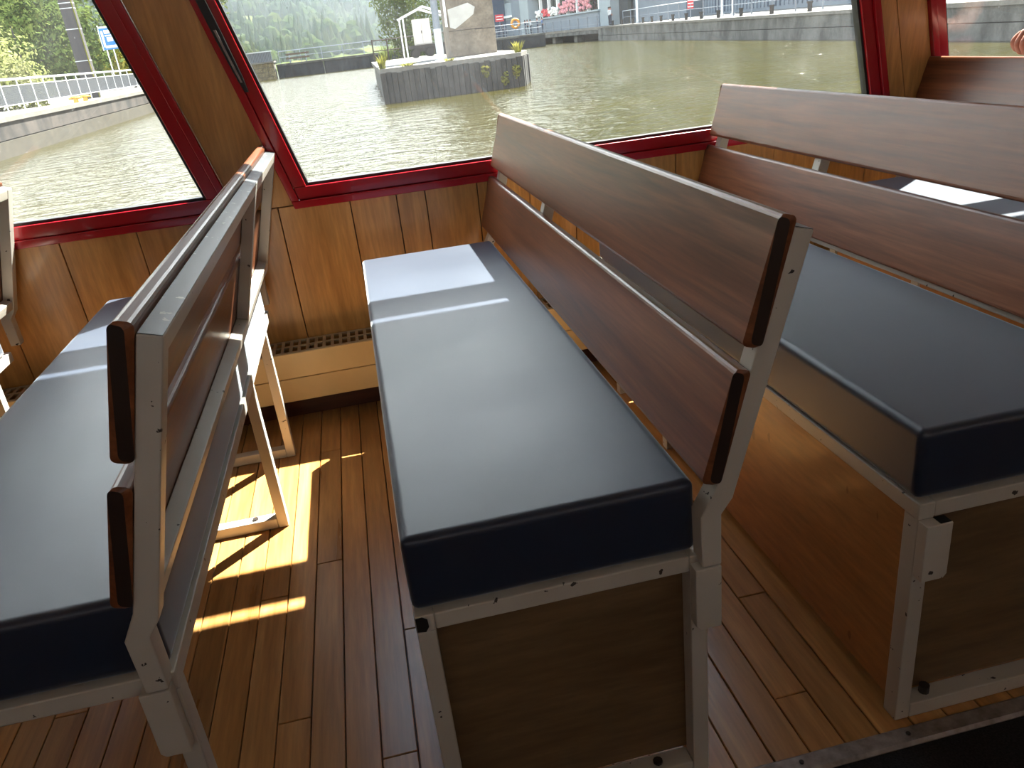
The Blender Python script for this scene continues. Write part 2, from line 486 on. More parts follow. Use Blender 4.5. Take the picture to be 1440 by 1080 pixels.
mb = MB(); wbox(mb, XL-0.3, XR+0.3, Z_HEAD+0.002, Z_CEIL, 0.0, 0.0119)
mb.build('head_board', M_wall, wall)

def window(n, ua, ub):
    root = struct(empty('window_%d' % n))
    # outer flange, mitred look: four members
    fl = 0.024
    def ring(name, u0, u1, z0, z1, w, d0, d1, mat, bev=0.0025, wb=None, wt=None):
        wb = wb or w; wt = wt or w
        for (a, b, c, d) in ((u0, u1, z0, z0+wb), (u0, u1, z1-wt, z1), (u0, u0+w, z0+wb, z1-wt), (u1-w, u1, z0+wb, z1-wt)):
            mb = MB()
            # rake is linear so a raked box mitres cleanly
            wbox(mb, a, b, c, d, d0, d1)
            mb.build(name, mat, root, bevel=bev, seg=2)
    ring('frame_flange', ua, ub, Z_SILL, Z_HEAD, 0.022, -0.014, 0.012, M_red)
    ring('frame_member', ua+0.022, ub-0.022, Z_SILL+0.022, Z_HEAD-0.022, 0.037, -0.004, 0.036, M_red, 0.003)
    # transom between main pane and vent
    mb = MB(); wbox(mb, ua+0.059, ub-0.059, 1.625, 1.808, -0.002, 0.036)
    mb.build('transom', M_red, root, bevel=0.003)
    gi, zi = ua+0.059, Z_SILL+0.059
    for (a, b, c, d) in ((gi, ub-0.059, zi, zi+0.008), (gi, ub-0.059, 1.617, 1.625), (gi, gi+0.008, zi+0.008, 1.617), (ub-0.067, ub-0.059, zi+0.008, 1.617)):
        mb = MB(); wbox(mb, a, b, c, d, 0.006, 0.034); mb.build('gasket', M_black, root)
    mb = MB(); wbox(mb, gi+0.006, ub-0.065, zi+0.006, 1.619, 0.018, 0.024)
    mb.build('pane', M_glass, root)
    mb = MB(); wbox(mb, gi, ub-0.059, 1.808, Z_HEAD-0.059, 0.018, 0.024)
    mb.build('vent_pane', M_glass, root)
    return root
wins = [window(i+1, a, b) for i, (a, b) in enumerate(WIN)]
# folded window stay on the jamb of window 2
mb = MB()
ju = WIN[1][0]+0.026
pts = [(ju+0.002, 0.965), (ju+0.002, 1.00), (ju+0.001, 1.10), (ju, 1.35)]
wd = [0.004, 0.008, 0.011, 0.011]
for (p, w0), (q, w1) in zip(zip(pts, wd), zip(pts[1:], wd[1:])):
    mb.hexa([W(p[0]-w0, p[1], -0.022), W(p[0]+w0, p[1], -0.022), W(p[0]+w0, p[1], -0.006), W(p[0]-w0, p[1], -0.006),
             W(q[0]-w1, q[1], -0.026), W(q[0]+w1, q[1], -0.026), W(q[0]+w1, q[1], -0.006), W(q[0]-w1, q[1], -0.006)])
stay = mb.build('stay', M_black, wins[1])
mb = MB()
mb.hexa([W(ju-0.001, 0.99, -0.0275), W(ju+0.004, 0.99, -0.0275), W(ju+0.004, 0.99, -0.024), W(ju-0.001, 0.99, -0.024),
         W(ju-0.003, 1.12, -0.031), W(ju+0.003, 1.12, -0.031), W(ju+0.003, 1.12, -0.026), W(ju-0.003, 1.12, -0.026)])
mb.build('stay_rod', M_alu, stay)

# skirting under the heater
mb = MB(); mb.box((XL, 0.600, -0.015), (XR, 0.66, 0.085))
struct(mb.build('baseboard_front', M_base, bevel=0.003))

# far side of the cabin and its ends (behind and beside the camera)
def plain_wall(name, along, a, b, fixed, th):
    mb = MB()
    def bx_(p, q, z0, z1):
        if along == 'x': mb.box((p, fixed, z0), (q, fixed+th, z1))
        else: mb.box((fixed, p, z0), (fixed+th, q, z1))
    if along == 'y':
        bx_(a, b, -0.06, Z_CEIL)
    else:
        bx_(a, b, -0.06, 1.30); bx_(a, b, 1.42, Z_CEIL)
        n = max(1, round((b-a)/2.05))
        for i in range(n+1):
            c = a+(b-a)*i/n
            bx_(max(a, c-0.09), min(b, c+0.09), 1.30, 1.42)
    struct(mb.build(name, M_wall))
plain_wall('wall_back', 'x', XL, XR, -3.36, 0.06)
plain_wall('wall_left', 'y', -3.3, 0.60, XL-0.06, 0.06)
plain_wall('wall_right', 'y', -3.3, 0.60, XR, 0.06)

# ------------------------------------------------------------------ convector heater along the wall
def heater():
    root = empty('convector_heater', (0, 0, 0), 'long cream convector heater with slotted top grille under the windows', 'heater')
    xa, xb = -3.2, 4.2
    yf = 0.50; zt = 0.242
    mb = MB()
    mb.box((xa, yf, 0.090), (xb, yf+0.012, 0.1625)); mb.build('lower_panel', M_cream, root, bevel=0.002)
    mb = MB()
    mb.box((xa, yf, 0.1645), (xb, yf+0.012, zt)); mb.build('upper_panel', M_cream, root, bevel=0.002)
    mb = MB(); mb.box((xa, yf+0.012, 0.092), (xb, 0.628, 0.20)); mb.build('casing', M_dark, root)
    # grille : two rows of slots
    y0, y1 = yf+0.006, 0.622
    mb = MB()
    ym = (y0+y1)/2
    bars = 0.011
    for yy in (y0, ym-0.005, y1-0.012):
        mb.box((xa, yy, zt-0.004), (xb, yy+0.011, zt+0.001))
    pitch = 0.0247
    n = int((xb-xa)/pitch)
    for i in range(n+1):
        xx = xa+i*pitch
        mb.box((xx, y0+0.01, zt-0.0045), (xx+0.009, y1-0.01, zt+0.0004))
    g = mb.build('grille', M_grille, root)
    g['kind'] = 'stuff'
heater()

# ------------------------------------------------------------------ benches
BW = 0.371
YN, YF = -0.977, 0.443
ZS, CT = 0.50, 0.105
UT = Vector((0.4599, 0.8272)); LB = Vector((0.3667, 0.5128))
TD = (UT-LB).normalized()            # up along the backrest, in XZ
ND = Vector((TD.y, -TD.x))           # towards the rear
def bp(s, n): return LB + TD*s + ND*n
SLEN = (UT-LB).length
def quad_prism(mb, s0, s1, n0, n1, y0, y1, mi=0):
    a, b, c, d = bp(s0, n0), bp(s0, n1), bp(s1, n1), bp(s1, n0)
    mb.hexa([(a.x,y0,a.y),(b.x,y0,b.y),(b.x,y1,b.y),(a.x,y1,a.y),(d.x,y0,d.y),(c.x,y0,c.y),(c.x,y1,c.y),(d.x,y1,d.y)], mi)
def slat_mesh(mb, s0, s1, y0, y1):
    # rounded section, dark lacquered end faces as second material
    th, r = 0.0215, 0.0065
    prof = []
    for (cs, cn, a0) in ((s1-r, th-r, 0), (s0+r, th-r, 90), (s0+r, r, 180), (s1-r, r, 270)):
        for k in range(4):
            t = radians(a0+30*k)
            p = bp(cs + r*cos(t), cn + r*sin(t))
            prof.append(p)
    n = len(prof)
    cen = bp((s0+s1)/2, th/2)
    def ringv(y, k): return [(cen.x+(p.x-cen.x)*(1-k*0.003/0.01), y, cen.y+(p.y-cen.y)*(1-k*0.0003/0.01)) for p in prof]
    e_ = 0.003
    vs = ringv(y0, 1) + ringv(y0+e_, 0) + ringv(y1-e_, 0) + ringv(y1, 1)
    fs, mi = [], []
    for j in range(3):
        for k in range(n):
            fs.append((j*n+k, j*n+(k+1) % n, (j+1)*n+(k+1) % n, (j+1)*n+k)); mi.append(0)
    fs.append(tuple(range(n-1, -1, -1))); mi.append(1)
    fs.append(tuple(range(3*n, 4*n))); mi.append(1)
    o = len(mb.v)
    mb.v += vs
    mb.f += [tuple(i+o for i in f) for f in fs]; mb.mi += mi

def cushion_obj(parent, BW):
    bm = bmesh.new()
    nx, ny = 8, 20
    # box as grid so that the top can be crowned
    bmesh.ops.create_cube(bm, size=1.0)
    for v in bm.verts:
        v.co.x = (v.co.x+0.5)*BW; v.co.y = YN+(v.co.y+0.5)*(YF-YN); v.co.z = ZS-CT+(v.co.z+0.5)*CT
    bmesh.ops.bevel(bm, geom=list(bm.edges), offset=0.013, segments=4, profile=0.6, affect='EDGES')
    for v in bm.verts:
        if v.co.z > ZS-0.004:
            pass
    me = D.meshes.new('cushion'); bm.to_mesh(me); bm.free()
    me.materials.append(M_vinyl)
    me.polygons.foreach_set('use_smooth', [True]*len(me.polygons))
    o = D.objects.new('cushion', me); COL.objects.link(o); o.parent = parent
    wnm = o.modifiers.new('wn', 'WEIGHTED_NORMAL')
    return o

LEGS_Y = [-0.985, -0.055, 0.318]
def make_bench(label, panels, front_sleeve=False):
    root = empty('passenger_bench', (0, 0, 0), label, 'bench', 'passenger benches in a row facing the bow')
    cushion_obj(root, BW if panels else 0.394)
    T = 0.025
    x0, x1 = 0.0, (0.383 if panels else 0.398)
    zt = 0.394
    yn, yf = -0.985, 0.468
    # seat frame: four rails
    def rail(name, a, b):
        mb = MB(); mb.box(a, b); return mb.build(name, M_white, root, bevel=0.002)
    rail('seat_rail', (x0, yn, zt-T), (x0+T, yf, zt))
    rail('seat_rail', (x1-T, yn, zt-T), (x1, yf, zt))
    rail('cross_rail', (x0+T, yn, zt-T+0.001), (x1-T, yn+T, zt))
    rail('cross_rail', (x0+T, yf-T, zt-T), (x1-T, yf, zt))
    for i, y in enumerate(LEGS_Y):
        for xa in (x0, x1-T):
            mb = MB(); mb.box((xa+0.0005, y, 0.0), (xa+T-0.0005, y+T+0.004, zt-T))
            lg = mb.build('leg', M_white, root, bevel=0.002)
        mb = MB(); mb.box((x0+T, y, 0.0), (x1-T, y+T+0.004, 0.027))
        fr = mb.build('floor_rail', M_white, root, bevel=0.002)
        mb = MB(); mb.tube((x1-0.075, y+0.014, 0.027), (x1-0.075, y+0.014, 0.031), 0.007, 10)
        mb.build('bolt', M_screw, fr)
        if i == 0:
            mb = MB(); mb.tube((x0+0.06, y+0.017, 0.027), (x0+0.06, y+0.017, 0.040), 0.008, 10)
            mb.build('bolt', M_screw, fr)
    if panels:
        mb = MB(); mb.box((x0+0.019, yn+0.0297, 0.028), (x1-0.004, yn+0.040, zt-T-0.001))
        mb.build('end_panel', M_ply_dark, root)
        mb = MB(); mb.box((x0+0.006, yn+0.0297, 0.024), (x0+0.018, 0.315, zt-T-0.001))
        mb.build('front_panel', M_ply, root)
    if front_sleeve:      # plate for the swing-over back on the front leg
        mb = MB(); mb.prism([(0.0005, 0.278), (0.035, 0.278), (0.040, 0.285), (0.040, 0.370), (0.0005, 0.370)], -1.004, -0.9855)
        sl = mb.build('sleeve', M_white, root, bevel=0.0015)
        mb = MB(); mb.box((0.022, -1.002, 0.3695), (0.0385, -0.9865, 0.3706)); mb.build('socket_shade', M_dark, sl)  # shade inside the open sleeve top, painted as a dark block
    elif panels:
        mb = MB(); mb.prism([(0.0015, 0.372), (0.012, 0.370), (0.0165, 0.377), (0.016, 0.388), (0.010, 0.3925), (0.0015, 0.392)], -0.9862, -0.983)
        mb.build('broken_corner_shade', M_dark, root)  # shade in the hollow broken rail end, painted as a dark piece
    mb = MB(); mb.prism([(0.3585, 0.384), (0.394, 0.384), (0.394, 0.287), (0.364, 0.287), (0.3585, 0.293)], -1.004, -0.9855)
    mb.build('sleeve', M_white, root, bevel=0.0015)
    # back frame: posts with a crank below the seat
    def post(y0, y1, crank=True):
        f0, f1 = 0.022, 0.047
        a, b = bp(SLEN-0.012, f0), bp(SLEN-0.012, f1)
        c, d_ = bp(-0.018, f1), bp(-0.010, f0)
        prof = [(a.x, a.y), (b.x, b.y), (c.x+0.002, c.y), (0.394, 0.462), (0.394, 0.3865), (0.368, 0.3865), (0.366, 0.462), (d_.x, d_.y)]
        if not crank:
            e0, e1 = bp(0.013, f0), bp(0.013, f1)
            mb = MB(); mb.prism([(a.x, a.y), (b.x, b.y), (e1.x, e1.y), (e0.x, e0.y)], y0, y1)
            return mb.build('back_post', M_white, root, bevel=0.002)
        mb = MB()
        n = len(prof)
        vs = [(x,y0,z) for x,z in prof]+[(x,y1,z) for x,z in prof]
        fs = [(k,(k+1)%n,n+(k+1)%n,n+k) for k in range(n)]
        # caps split into convex quads
        for o in (0, n):
            fs += [tuple(o+i for i in q) for q in ((0,1,2,7),(7,2,3,6),(6,3,4,5))]
        mb.add(vs, fs)
        return mb.build('back_post', M_white, root, bevel=0.002)
    post(-1.004, -0.974)
    post(0.545, 0.575)
    post(0.0, 0.030, False)
    mb = MB(); quad_prism(mb, SLEN-0.037, SLEN-0.012, 0.0222, 0.0468, -0.974, 0.545)
    mb.build('top_rail', M_white, root, bevel=0.002)
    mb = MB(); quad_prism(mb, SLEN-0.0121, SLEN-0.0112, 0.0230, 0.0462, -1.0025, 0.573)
    mb.build('rail_sheen_strip', M_rail_sheen, root)  # added strip that paints the dark sheen on top of the rail
    mb = MB(); quad_prism(mb, -0.012, 0.013, 0.0222, 0.0468, -0.974, 0.545)
    mb.build('lower_rail', M_white, root, bevel=0.002)
    sgap0, sgap1 = 0.1497, 0.1767
    mb = MB(); slat_mesh(mb, sgap1, SLEN, -1.0088, 0.588)
    mb.build('backrest_slat', [M_slat, M_endgrain], root, smooth=False)
    mb = MB(); slat_mesh(mb, 0.0, sgap0, -1.0088, 0.588)
    mb.build('backrest_slat', [M_slat, M_endgrain], root, smooth=False)
    return root
bench_mid = make_bench('x', True)
bench_panel = make_bench('x', True, True)
bench_open = make_bench('x', False)
PITCHES = {-2: -1.364, -1: -0.681, 0: 0.0, 1: 0.6876, 2: 1.3797, 3: 2.07}
BL = {-2: 'cream framed bench cut off by the left picture edge, only its back end showing',
      -1: 'open framed bench seen from behind its whitish back rail and dark slats',
      0: 'middle bench with long navy cushion and sunlit patch at the wall end',
      1: 'bench with orange plywood front panel and two grey brown slats, behind the middle bench',
      2: 'bench whose top slat meets the pillar between the windows, white sun patch on its seat',
      3: 'bench under the seated passenger, past the right picture edge'}
used = set()
for k, dx in PITCHES.items():
    src = bench_open if k in (-2, -1) else bench_mid if k == 0 else bench_panel
    if id(src) in used: b = copy_tree(src)
    else: b = src; used.add(id(src))
    b.location = (dx, 0, 0)
    b['label'] = BL[k]

# ------------------------------------------------------------------ outside
H = -0.57                                   # water level
mb = MB(); mb.add([(-260,0.75,H),(260,0.75,H),(260,330,H),(-260,330,H)], [(0,1,2,3)])
mb.box((-260,0.75,H-3.0),(260,330,H-2.9))
water = struct(mb.build('water', M_water))

# land and hills -----------------------------------------------------
def smooth(t): t = max(0, min(1, t)); return t*t*(3-2*t)
def hill_h(az, r):
    # az in degrees from +Y towards +X
    pts = [(-75, 70), (-35, 55), (-22, 46), (-12, 44), (-3, 50), (6, 54), (13, 80), (22, 190), (32, 230), (80, 240)]
    for (a, h), (b, g) in zip(pts, pts[1:]):
        if a <= az <= b:
            hh = h+(g-h)*smooth((az-a)/(b-a)); break
    else: hh = 90
    st = [(-75, 70), (-20, 85), (-9, 190), (10, 300), (16, 190), (24, 80), (80, 70)]
    for (a, h), (b, g) in zip(st, st[1:]):
        if a <= az <= b:
            rs = h+(g-h)*smooth((az-a)/(b-a)); break
    else: rs = 100
    return 0.3 + hh*smooth((r-rs)/(300.0 if az < 13 else 250.0))*1.15, rs
def terrain():
    mb = MB()
    naz, nr = 80, 30
    for i in range(naz+1):
        az = -75+155*i/naz
        for j in range(nr+1):
            r = 60+640*j/nr
            h, rs = hill_h(az, r)
            x, y = r*sin(radians(az)), r*cos(radians(az))
            if h > 1: h += 5*mnoise.noise(Vector((x*0.02, y*0.02, 0)))
            if -13 < x < 36 and y < 165: h = -2.5
            mb.v.append((x, y, h))
    for i in range(naz):
        for j in range(nr):
            a = i*(nr+1)+j
            mb.f.append((a, a+1, a+nr+2, a+nr+1)); mb.mi.append(0)
    return mb.build('hills', M_ground, smooth=True)
struct(terrain())
def forest():
    rnd = random.Random(3)
    mb = MB()
    V, F = mb.v, mb.f
    cnt = 0
    while cnt < 26000:
        az = rnd.uniform(-48, 48)
        r = 75+560*rnd.random()**0.8
        h, rs = hill_h(az, r)
        if r < rs+6: continue
        if az > 14 and rnd.random() < 0.6: continue
        x, y = r*sin(radians(az)), r*cos(radians(az))
        h += 5*mnoise.noise(Vector((x*0.02, y*0.02, 0)))
        if mnoise.noise(Vector((x*0.012, y*0.012, 3))) < -0.38: continue
        con = rnd.random() < 0.55
        sc = rnd.uniform(0.45, 0.85)
        o = len(V)
        n = 6
        a0 = rnd.random()*6
        if con: prof = [(0.5, 0.0), (2.0, 1.5), (1.2, 5.5), (0.5, 9.0)]; top = 12.0
        else: prof = [(1.0, 0.5), (3.0, 3.0), (3.3, 5.5), (2.0, 8.0)]; top = 9.2
        for (pr, pz) in prof:
            for k in range(n):
                t = a0+2*pi*k/n; q = pr*sc*rnd.uniform(0.75, 1.25)
                V.append((x+q*cos(t), y+q*sin(t), h-1+pz*sc*rnd.uniform(0.93, 1.07)))
        V.append((x, y, h-1+top*sc))
        for j in range(3):
            for k in range(n):
                F.append((o+j*n+k, o+j*n+(k+1) % n, o+(j+1)*n+(k+1) % n, o+(j+1)*n+k)); mb.mi.append(0)
        for k in range(n): F.append((o+3*n+k, o+3*n+(k+1) % n, o+4*n)); mb.mi.append(0)
        cnt += 1
    o = mb.build('forest', M_forest)
    tag(o, 'dense green forest covering the hillsides beyond the river', 'forest', kind='stuff')
forest()
# summer haze lying over the valley behind the weir
hz = D.materials.new('valley_haze'); hz.use_nodes = True
hn = hz.node_tree.nodes; hn.clear()
ho = hn.new('ShaderNodeOutputMaterial'); hv = hn.new('ShaderNodeVolumeScatter')
hv.inputs['Color'].default_value = (0.74, 0.88, 1.0, 1)
hv.inputs['Density'].default_value = 0.0009
hv.inputs['Anisotropy'].default_value = 0.3
hz.node_tree.links.new(hv.outputs[0], ho.inputs['Volume'])
mb = MB(); mb.box((-420, 150, -1.5), (95, 720, 160))
tag(mb.build('haze', hz), 'bluish summer haze filling the valley in front of the hills', 'haze', kind='stuff')

def leaf_cloud(mb, c, rad, n, size, rnd, shell=0.55):
    for _ in range(n):
        while True:
            p = Vector((rnd.uniform(-1,1), rnd.uniform(-1,1), rnd.uniform(-1,1)))
            if shell < p.length < 1: break
        k = 1+0.22*mnoise.noise(p*2.3+Vector(c))
        q = Vector((c[0]+p.x*rad[0]*k, c[1]+p.y*rad[1]*k, c[2]+p.z*rad[2]*k))
        nrm = (p+Vector((rnd.uniform(-.8,.8), rnd.uniform(-.8,.8), rnd.uniform(-.4,1)))).normalized()
        a = nrm.orthogonal().normalized(); a.rotate(Matrix.Rotation(rnd.random()*6.28, 3, nrm)); b = nrm.cross(a)
        s = size*rnd.uniform(0.6, 1.3)
        mb.add([q-a*s, q+b*s*0.45, q+a*s, q-b*s*0.45], [(0,1,2,3)])
def tree(name, base, crowns, mat, label, cat, n, size, seed, trunk_r=0.12, group=None):
    rnd = random.Random(seed)
    root = empty(name, base, label, cat, group)
    mb = MB()
    for c, rad in crowns: leaf_cloud(mb, c, rad, int(n*1.8), size*0.68, rnd)
    f = mb.build('foliage', mat, root); f['kind'] = 'stuff'
    mb = MB()
    top = crowns[0][0]
    mb.tube((0,0,-0.3), (top[0]*0.5, top[1]*0.5, top[2]*0.6), trunk_r, 8, trunk_r*0.7)
    mb.tube((top[0]*0.5, top[1]*0.5, top[2]*0.6), (top[0], top[1], top[2]*1.2), trunk_r*0.7, 6, trunk_r*0.25)
    for c, rad in crowns[1:]:
        mb.tube((top[0]*0.4, top[1]*0.4, top[2]*0.5), c, trunk_r*0.5, 6, trunk_r*0.15)
    mb.build('trunk', M_pole, root)
    return root

# left quay -----------------------------------------------------------
def quay(name, pts, ztop, zled, back, mats, label, copes):
    """wall following pts (x,y) on the water side; land lies on the side 'back' (+1 right, -1 left)"""
    root = empty(name, (0,0,0), label, 'quay')
    for i, ((xa,ya),(xb,yb)) in enumerate(zip(pts, pts[1:])):
        za, zb = ztop[i], ztop[i+1]
        la, lb = zled[i], zled[i+1]
        w = back*14
        def seg(nm, d0, d1, z0a, z0b, z1a, z1b, m):
            mb = MB()
            A, B = (xa+back*d0, ya), (xb+back*d0, yb)
            C, E_ = (xb+back*d1, yb), (xa+back*d1, ya)
            mb.hexa([(*A,z0a),(*B,z0b),(*C,z0b),(*E_,z0a),(*A,z1a),(*B,z1b),(*C,z1b),(*E_,z1a)])
            return mb.build(nm, m, root)
        seg('upper_wall', 0.0, 1.2, la+0.03, lb+0.03, za-0.13, zb-0.13, mats[0])
        seg('lower_wall', -0.03, 1.2, H-2.8, H-2.8, la, lb, mats[1])
        seg('coping', -0.05, 0.9, za-0.13, zb-0.13, za, zb, mats[2])
        seg('paving', 0.9, 14, H-2.8, H-2.8, za-0.02, zb-0.02, mats[3])
    return root
M_ledge = mat_concrete('damp_ledge', (0.09, 0.074, 0.045), 0.7, (1, 1, 1), 2.0)
quay('embankment', [(-9.0,6),(-9.0,14),(-9.0,24),(-9.0,34),(-9.05,46),(-9.1,60),(-9.2,80)], [0.45]*7, [-0.15]*7, -1,
     (M_conc, M_ledge, M_conc_top, M_conc_top), 'brown stained concrete quay wall under the white railing', 1)
def railing_left():
    root = empty('quay_railing', (0,0,0), 'white steel railing with grey wire infill along the brown quay wall', 'railing')
    x = -9.7
    zt, zm, zl = 1.40, 1.22, 0.68
    ya, yb = 16, 62
    def r(nm, z, rad, m=M_galv, a=ya, b=yb):
        mb = MB(); mb.tube((x, a, z), (x, b, z), rad, 8); mb.build(nm, m, root)
    r('top_rail', zt, 0.036); r('middle_rail', zm, 0.016); r('bottom_rail', zl, 0.016)
    ys = [16.2, 17.5, 18.8, 20.1, 21.4, 22.7, 24.2, 25.6, 27.0, 28.25, 29.45, 30.65, 31.95, 33.2, 34.5, 35.95, 37.3, 38.65, 40.0, 41.4, 42.8, 44.2, 45.6, 47, 48.4, 50, 51.5, 53, 55, 57, 59, 61]
    for y in ys:
        mb = MB(); mb.box((x-0.016, y-0.016, 0.45), (x+0.016, y+0.016, zt)); mb.build('post', M_galv, root)
    for a, b in zip(ys, ys[1:]):
        mb = MB()
        n = int((b-a)/0.06)
        for i in range(1, n):
            yy = a+(b-a)*i/n
            mb.box((x-0.006, yy-0.010, zl), (x+0.006, yy+0.010, zm))
        p = mb.build('wire_infill', M_wire, root)
railing_left()
for i, (yy, lb) in enumerate(((31.0, 'yellow mooring bollard on the quay edge, nearer of the two'), (32.2, 'yellow mooring bollard on the quay edge, farther of the two'))):
    root = empty('mooring_bollard', (-9.32, yy, 0.45), lb, 'bollard', 'yellow bollards on the quay edge')
    mb = MB(); mb.tube((0,0,0), (0,0,0.16), 0.09, 12, 0.075); mb.build('post', M_yellow, root, smooth=False)
    mb = MB(); mb.tube((0,0,0.16), (0,0,0.21), 0.16, 12, 0.14); mb.tube((-0.22,0,0.15),(0.22,0,0.15),0.035,8); mb.build('head', M_yellow, root)
# tarred pole with bands
root = empty('mooring_pole', (-10.5, 38, 0.42), 'tall dark square mooring pole rising behind the white railing', 'pole')
mb = MB(); mb.hexa([(-0.30,-0.27,0),(0.24,-0.27,0),(0.24,0.27,0),(-0.30,0.27,0),(-0.24,-0.22,6.5),(0.20,-0.22,6.5),(0.20,0.22,6.5),(-0.24,0.22,6.5)])
mb.build('shaft', M_pole, root)
for z in (1.02, 1.50, 2.75, 3.55, 3.75, 4.6):
    mb = MB(); k = 0.27-0.055*z/6.5
    mb.box((-k-0.045,-k-0.01,z), (k-0.02,k+0.01,z+0.03)); mb.build('band', M_galv, root)
# strip along one edge in a paler yellow green
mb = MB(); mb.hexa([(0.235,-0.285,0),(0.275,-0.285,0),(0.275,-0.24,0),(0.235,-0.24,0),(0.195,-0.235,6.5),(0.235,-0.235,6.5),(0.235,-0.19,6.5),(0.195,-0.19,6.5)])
mb.build('edge_strip', M_leaf_yellow, root)
# blue sign board on two posts
root = empty('river_sign', (-10.85, 45, 0.45), 'blue sign board with white panels on two slim posts behind the railing', 'sign')
for xx in (-0.30, 0.02):
    mb = MB(); mb.tube((xx,0.03,0), (xx+0.0,0.03,2.1), 0.028, 8); mb.build('post', M_whitem, root)
mb = MB(); mb.box((-0.42,-0.03,2.03), (0.62,0.03,3.05)); mb.build('board', M_blue, root)
for (a, b, c, d) in ((-0.20,0.56,2.76,2.93), (-0.36,-0.26,2.15,2.90), (-0.14,0.14,2.40,2.60), (0.22,0.56,2.40,2.60), (-0.2,0.56,2.64,2.70), (-0.30,0.50,2.10,2.22)):
    mb = MB(); mb.box((a,-0.042,c), (b,-0.03,d)); mb.build('white_panel', M_whitem, root)
mb = MB(); mb.box((-0.46,-0.035,3.02), (0.64,0.035,3.10)); mb.box((-0.46,-0.035,2.0),(-0.42,0.035,3.16)); mb.build('frame', M_whitem, root)
# bushes and trees behind the railing
tree('quay_bush', (-12.6, 33.0, 0.4), [((0,0,1.55),(1.8,1.6,1.6)), ((-1.5,0.5,1.9),(1.6,1.5,1.8)), ((0.7,0.5,0.8),(1.3,1.3,1.0)), ((-3.2,0,1.5),(1.6,1.5,1.9))], M_leaf_pale,
     'pale sunlit bush leaning over the white quay railing', 'bush', 900, 0.15, 11)
tree('quay_tree', (-17.5, 52, 0.4), [((0,0,3.4),(3.2,3,3.2)), ((-3,1,4.2),(2.8,2.8,3.4)), ((2.4,2,3.0),(2.3,2.3,2.6))], M_leaf_mid,
     'dark green tree between the pale bush and the tall pole', 'tree', 900, 0.28, 12)
tree('quay_tree', (-14.0, 62, 0.4), [((0,0,2.2),(2.0,2,2.0)), ((1.6,1,3.2),(1.8,1.8,2.6)), ((3.0,0,2.0),(1.6,1.6,1.8))], M_leaf_yellow,
     'yellow green bush to the right of the tall dark pole', 'bush', 700, 0.26, 13)
tree('quay_tree', (-13.2, 75, 0.4), [((0,0,4.5),(3.4,3,4.0)), ((2.5,2,6.5),(2.6,2.6,3.6))], M_leaf_mid,
     'leafy green tree rising behind the blue sign board', 'tree', 900, 0.30, 14)
tree('quay_tree', (-24, 70, 0.4), [((0,0,5.5),(4.5,4,5)), ((-4,1,7),(4,4,5)), ((3,2,7.5),(3.5,3.5,4))], M_leaf_mid,
     'tall broad tree on the slope above the pale bush', 'tree', 1000, 0.36, 15)
tree('quay_tree', (-31, 66, 0.4), [((0,0,6.5),(4.5,4,6)), ((3,1,9),(4,4,5))], M_leaf_pale,
     'tall light green tree at the upper edge over the pale bush', 'tree', 1000, 0.36, 16)

# weir ------------------------------------------------------------------
root = empty('weir_wall', (0, 86, H), 'dark concrete weir wall crossing the water behind the island', 'weir')
for i in range(6):
    xa = -5.8+4.6*i
    mb = MB(); mb.box((xa+0.02, 0, -2.6), (xa+4.58, 2.0, 1.12-0.004*(i % 2))); mb.build('wall_section', M_weir, root)
    mb = MB(); mb.box((xa, -0.08, 1.12), (xa+4.6, 2.1, 1.30)); mb.build('coping', M_conc_grey, root)
root = empty('weir_railing', (0, 86.6, H+1.3), 'grey handrail on thin posts along the dark weir wall', 'railing')
mb = MB(); mb.tube((-5.4,0,1.15),(21.6,0,1.15),0.035,6); mb.build('top_rail', M_galv_dark, root)
mb = MB(); mb.tube((-5.4,0,0.6),(21.6,0,0.6),0.022,6); mb.build('middle_rail', M_galv_dark, root)
for i in range(13):
    mb = MB(); mb.box((-5.4+2.1*i-0.03,-0.03,0),(-5.4+2.1*i+0.03,0.03,1.15)); mb.build('post', M_galv_dark, root)
# bench on the weir
root = empty('garden_bench', (-3.6, 85.5+1.0, H+1.3), 'brown plank bench standing on the weir walkway', 'bench')
for z in (0.34, 0.72):
    mb = MB(); mb.box((-1.15,-0.06,z),(1.15,0.06,z+0.14)); mb.build('plank', M_bench_wood, root)
for xx in (-0.8, 0.8):
    mb = MB(); mb.box((xx-0.05,-0.05,0),(xx+0.05,0.12,0.9)); mb.build('leg', M_galv_dark, root)
# stone pier with grey parapet
root = empty('stone_pier', (-7.0, 85.2, H), 'yellow stone pier with grey ribbed parapet at the end of the weir', 'pier')
rnd = random.Random(5)
mb = MB(); mb.box((-2.3,0.15,-2.5),(1.0,3,1.5)); mb.build('core', M_conc_grey, root)
for r_ in range(4):
    xx = -2.35
    while xx < 1.0:
        w = rnd.uniform(0.4, 0.75)
        mb = MB(); mb.box((xx+0.02, rnd.uniform(0,0.05), -0.15+r_*0.42+0.015), (min(1.05, xx+w)-0.02, 0.3, -0.15+(r_+1)*0.42-0.015)); mb.build('stone', M_stone, root)
        xx += w
mb = MB(); mb.box((-2.5,-0.15,1.53),(1.1,3,1.66)); mb.build('cap', M_conc_top, root)
mb = MB(); mb.box((-2.4,0.1,1.66),(0.98,0.2,2.55)); mb.build('parapet', M_galv_dark, root)
for i in range(22):
    mb = MB(); mb.box((-2.36+i*0.152,0.04,1.70),(-2.29+i*0.152,0.1,2.5)); mb.build('rib', M_wire, root)
mb = MB(); mb.box((-2.45,0.0,2.53),(1.05,0.28,2.62)); mb.build('handrail', M_galv, root)

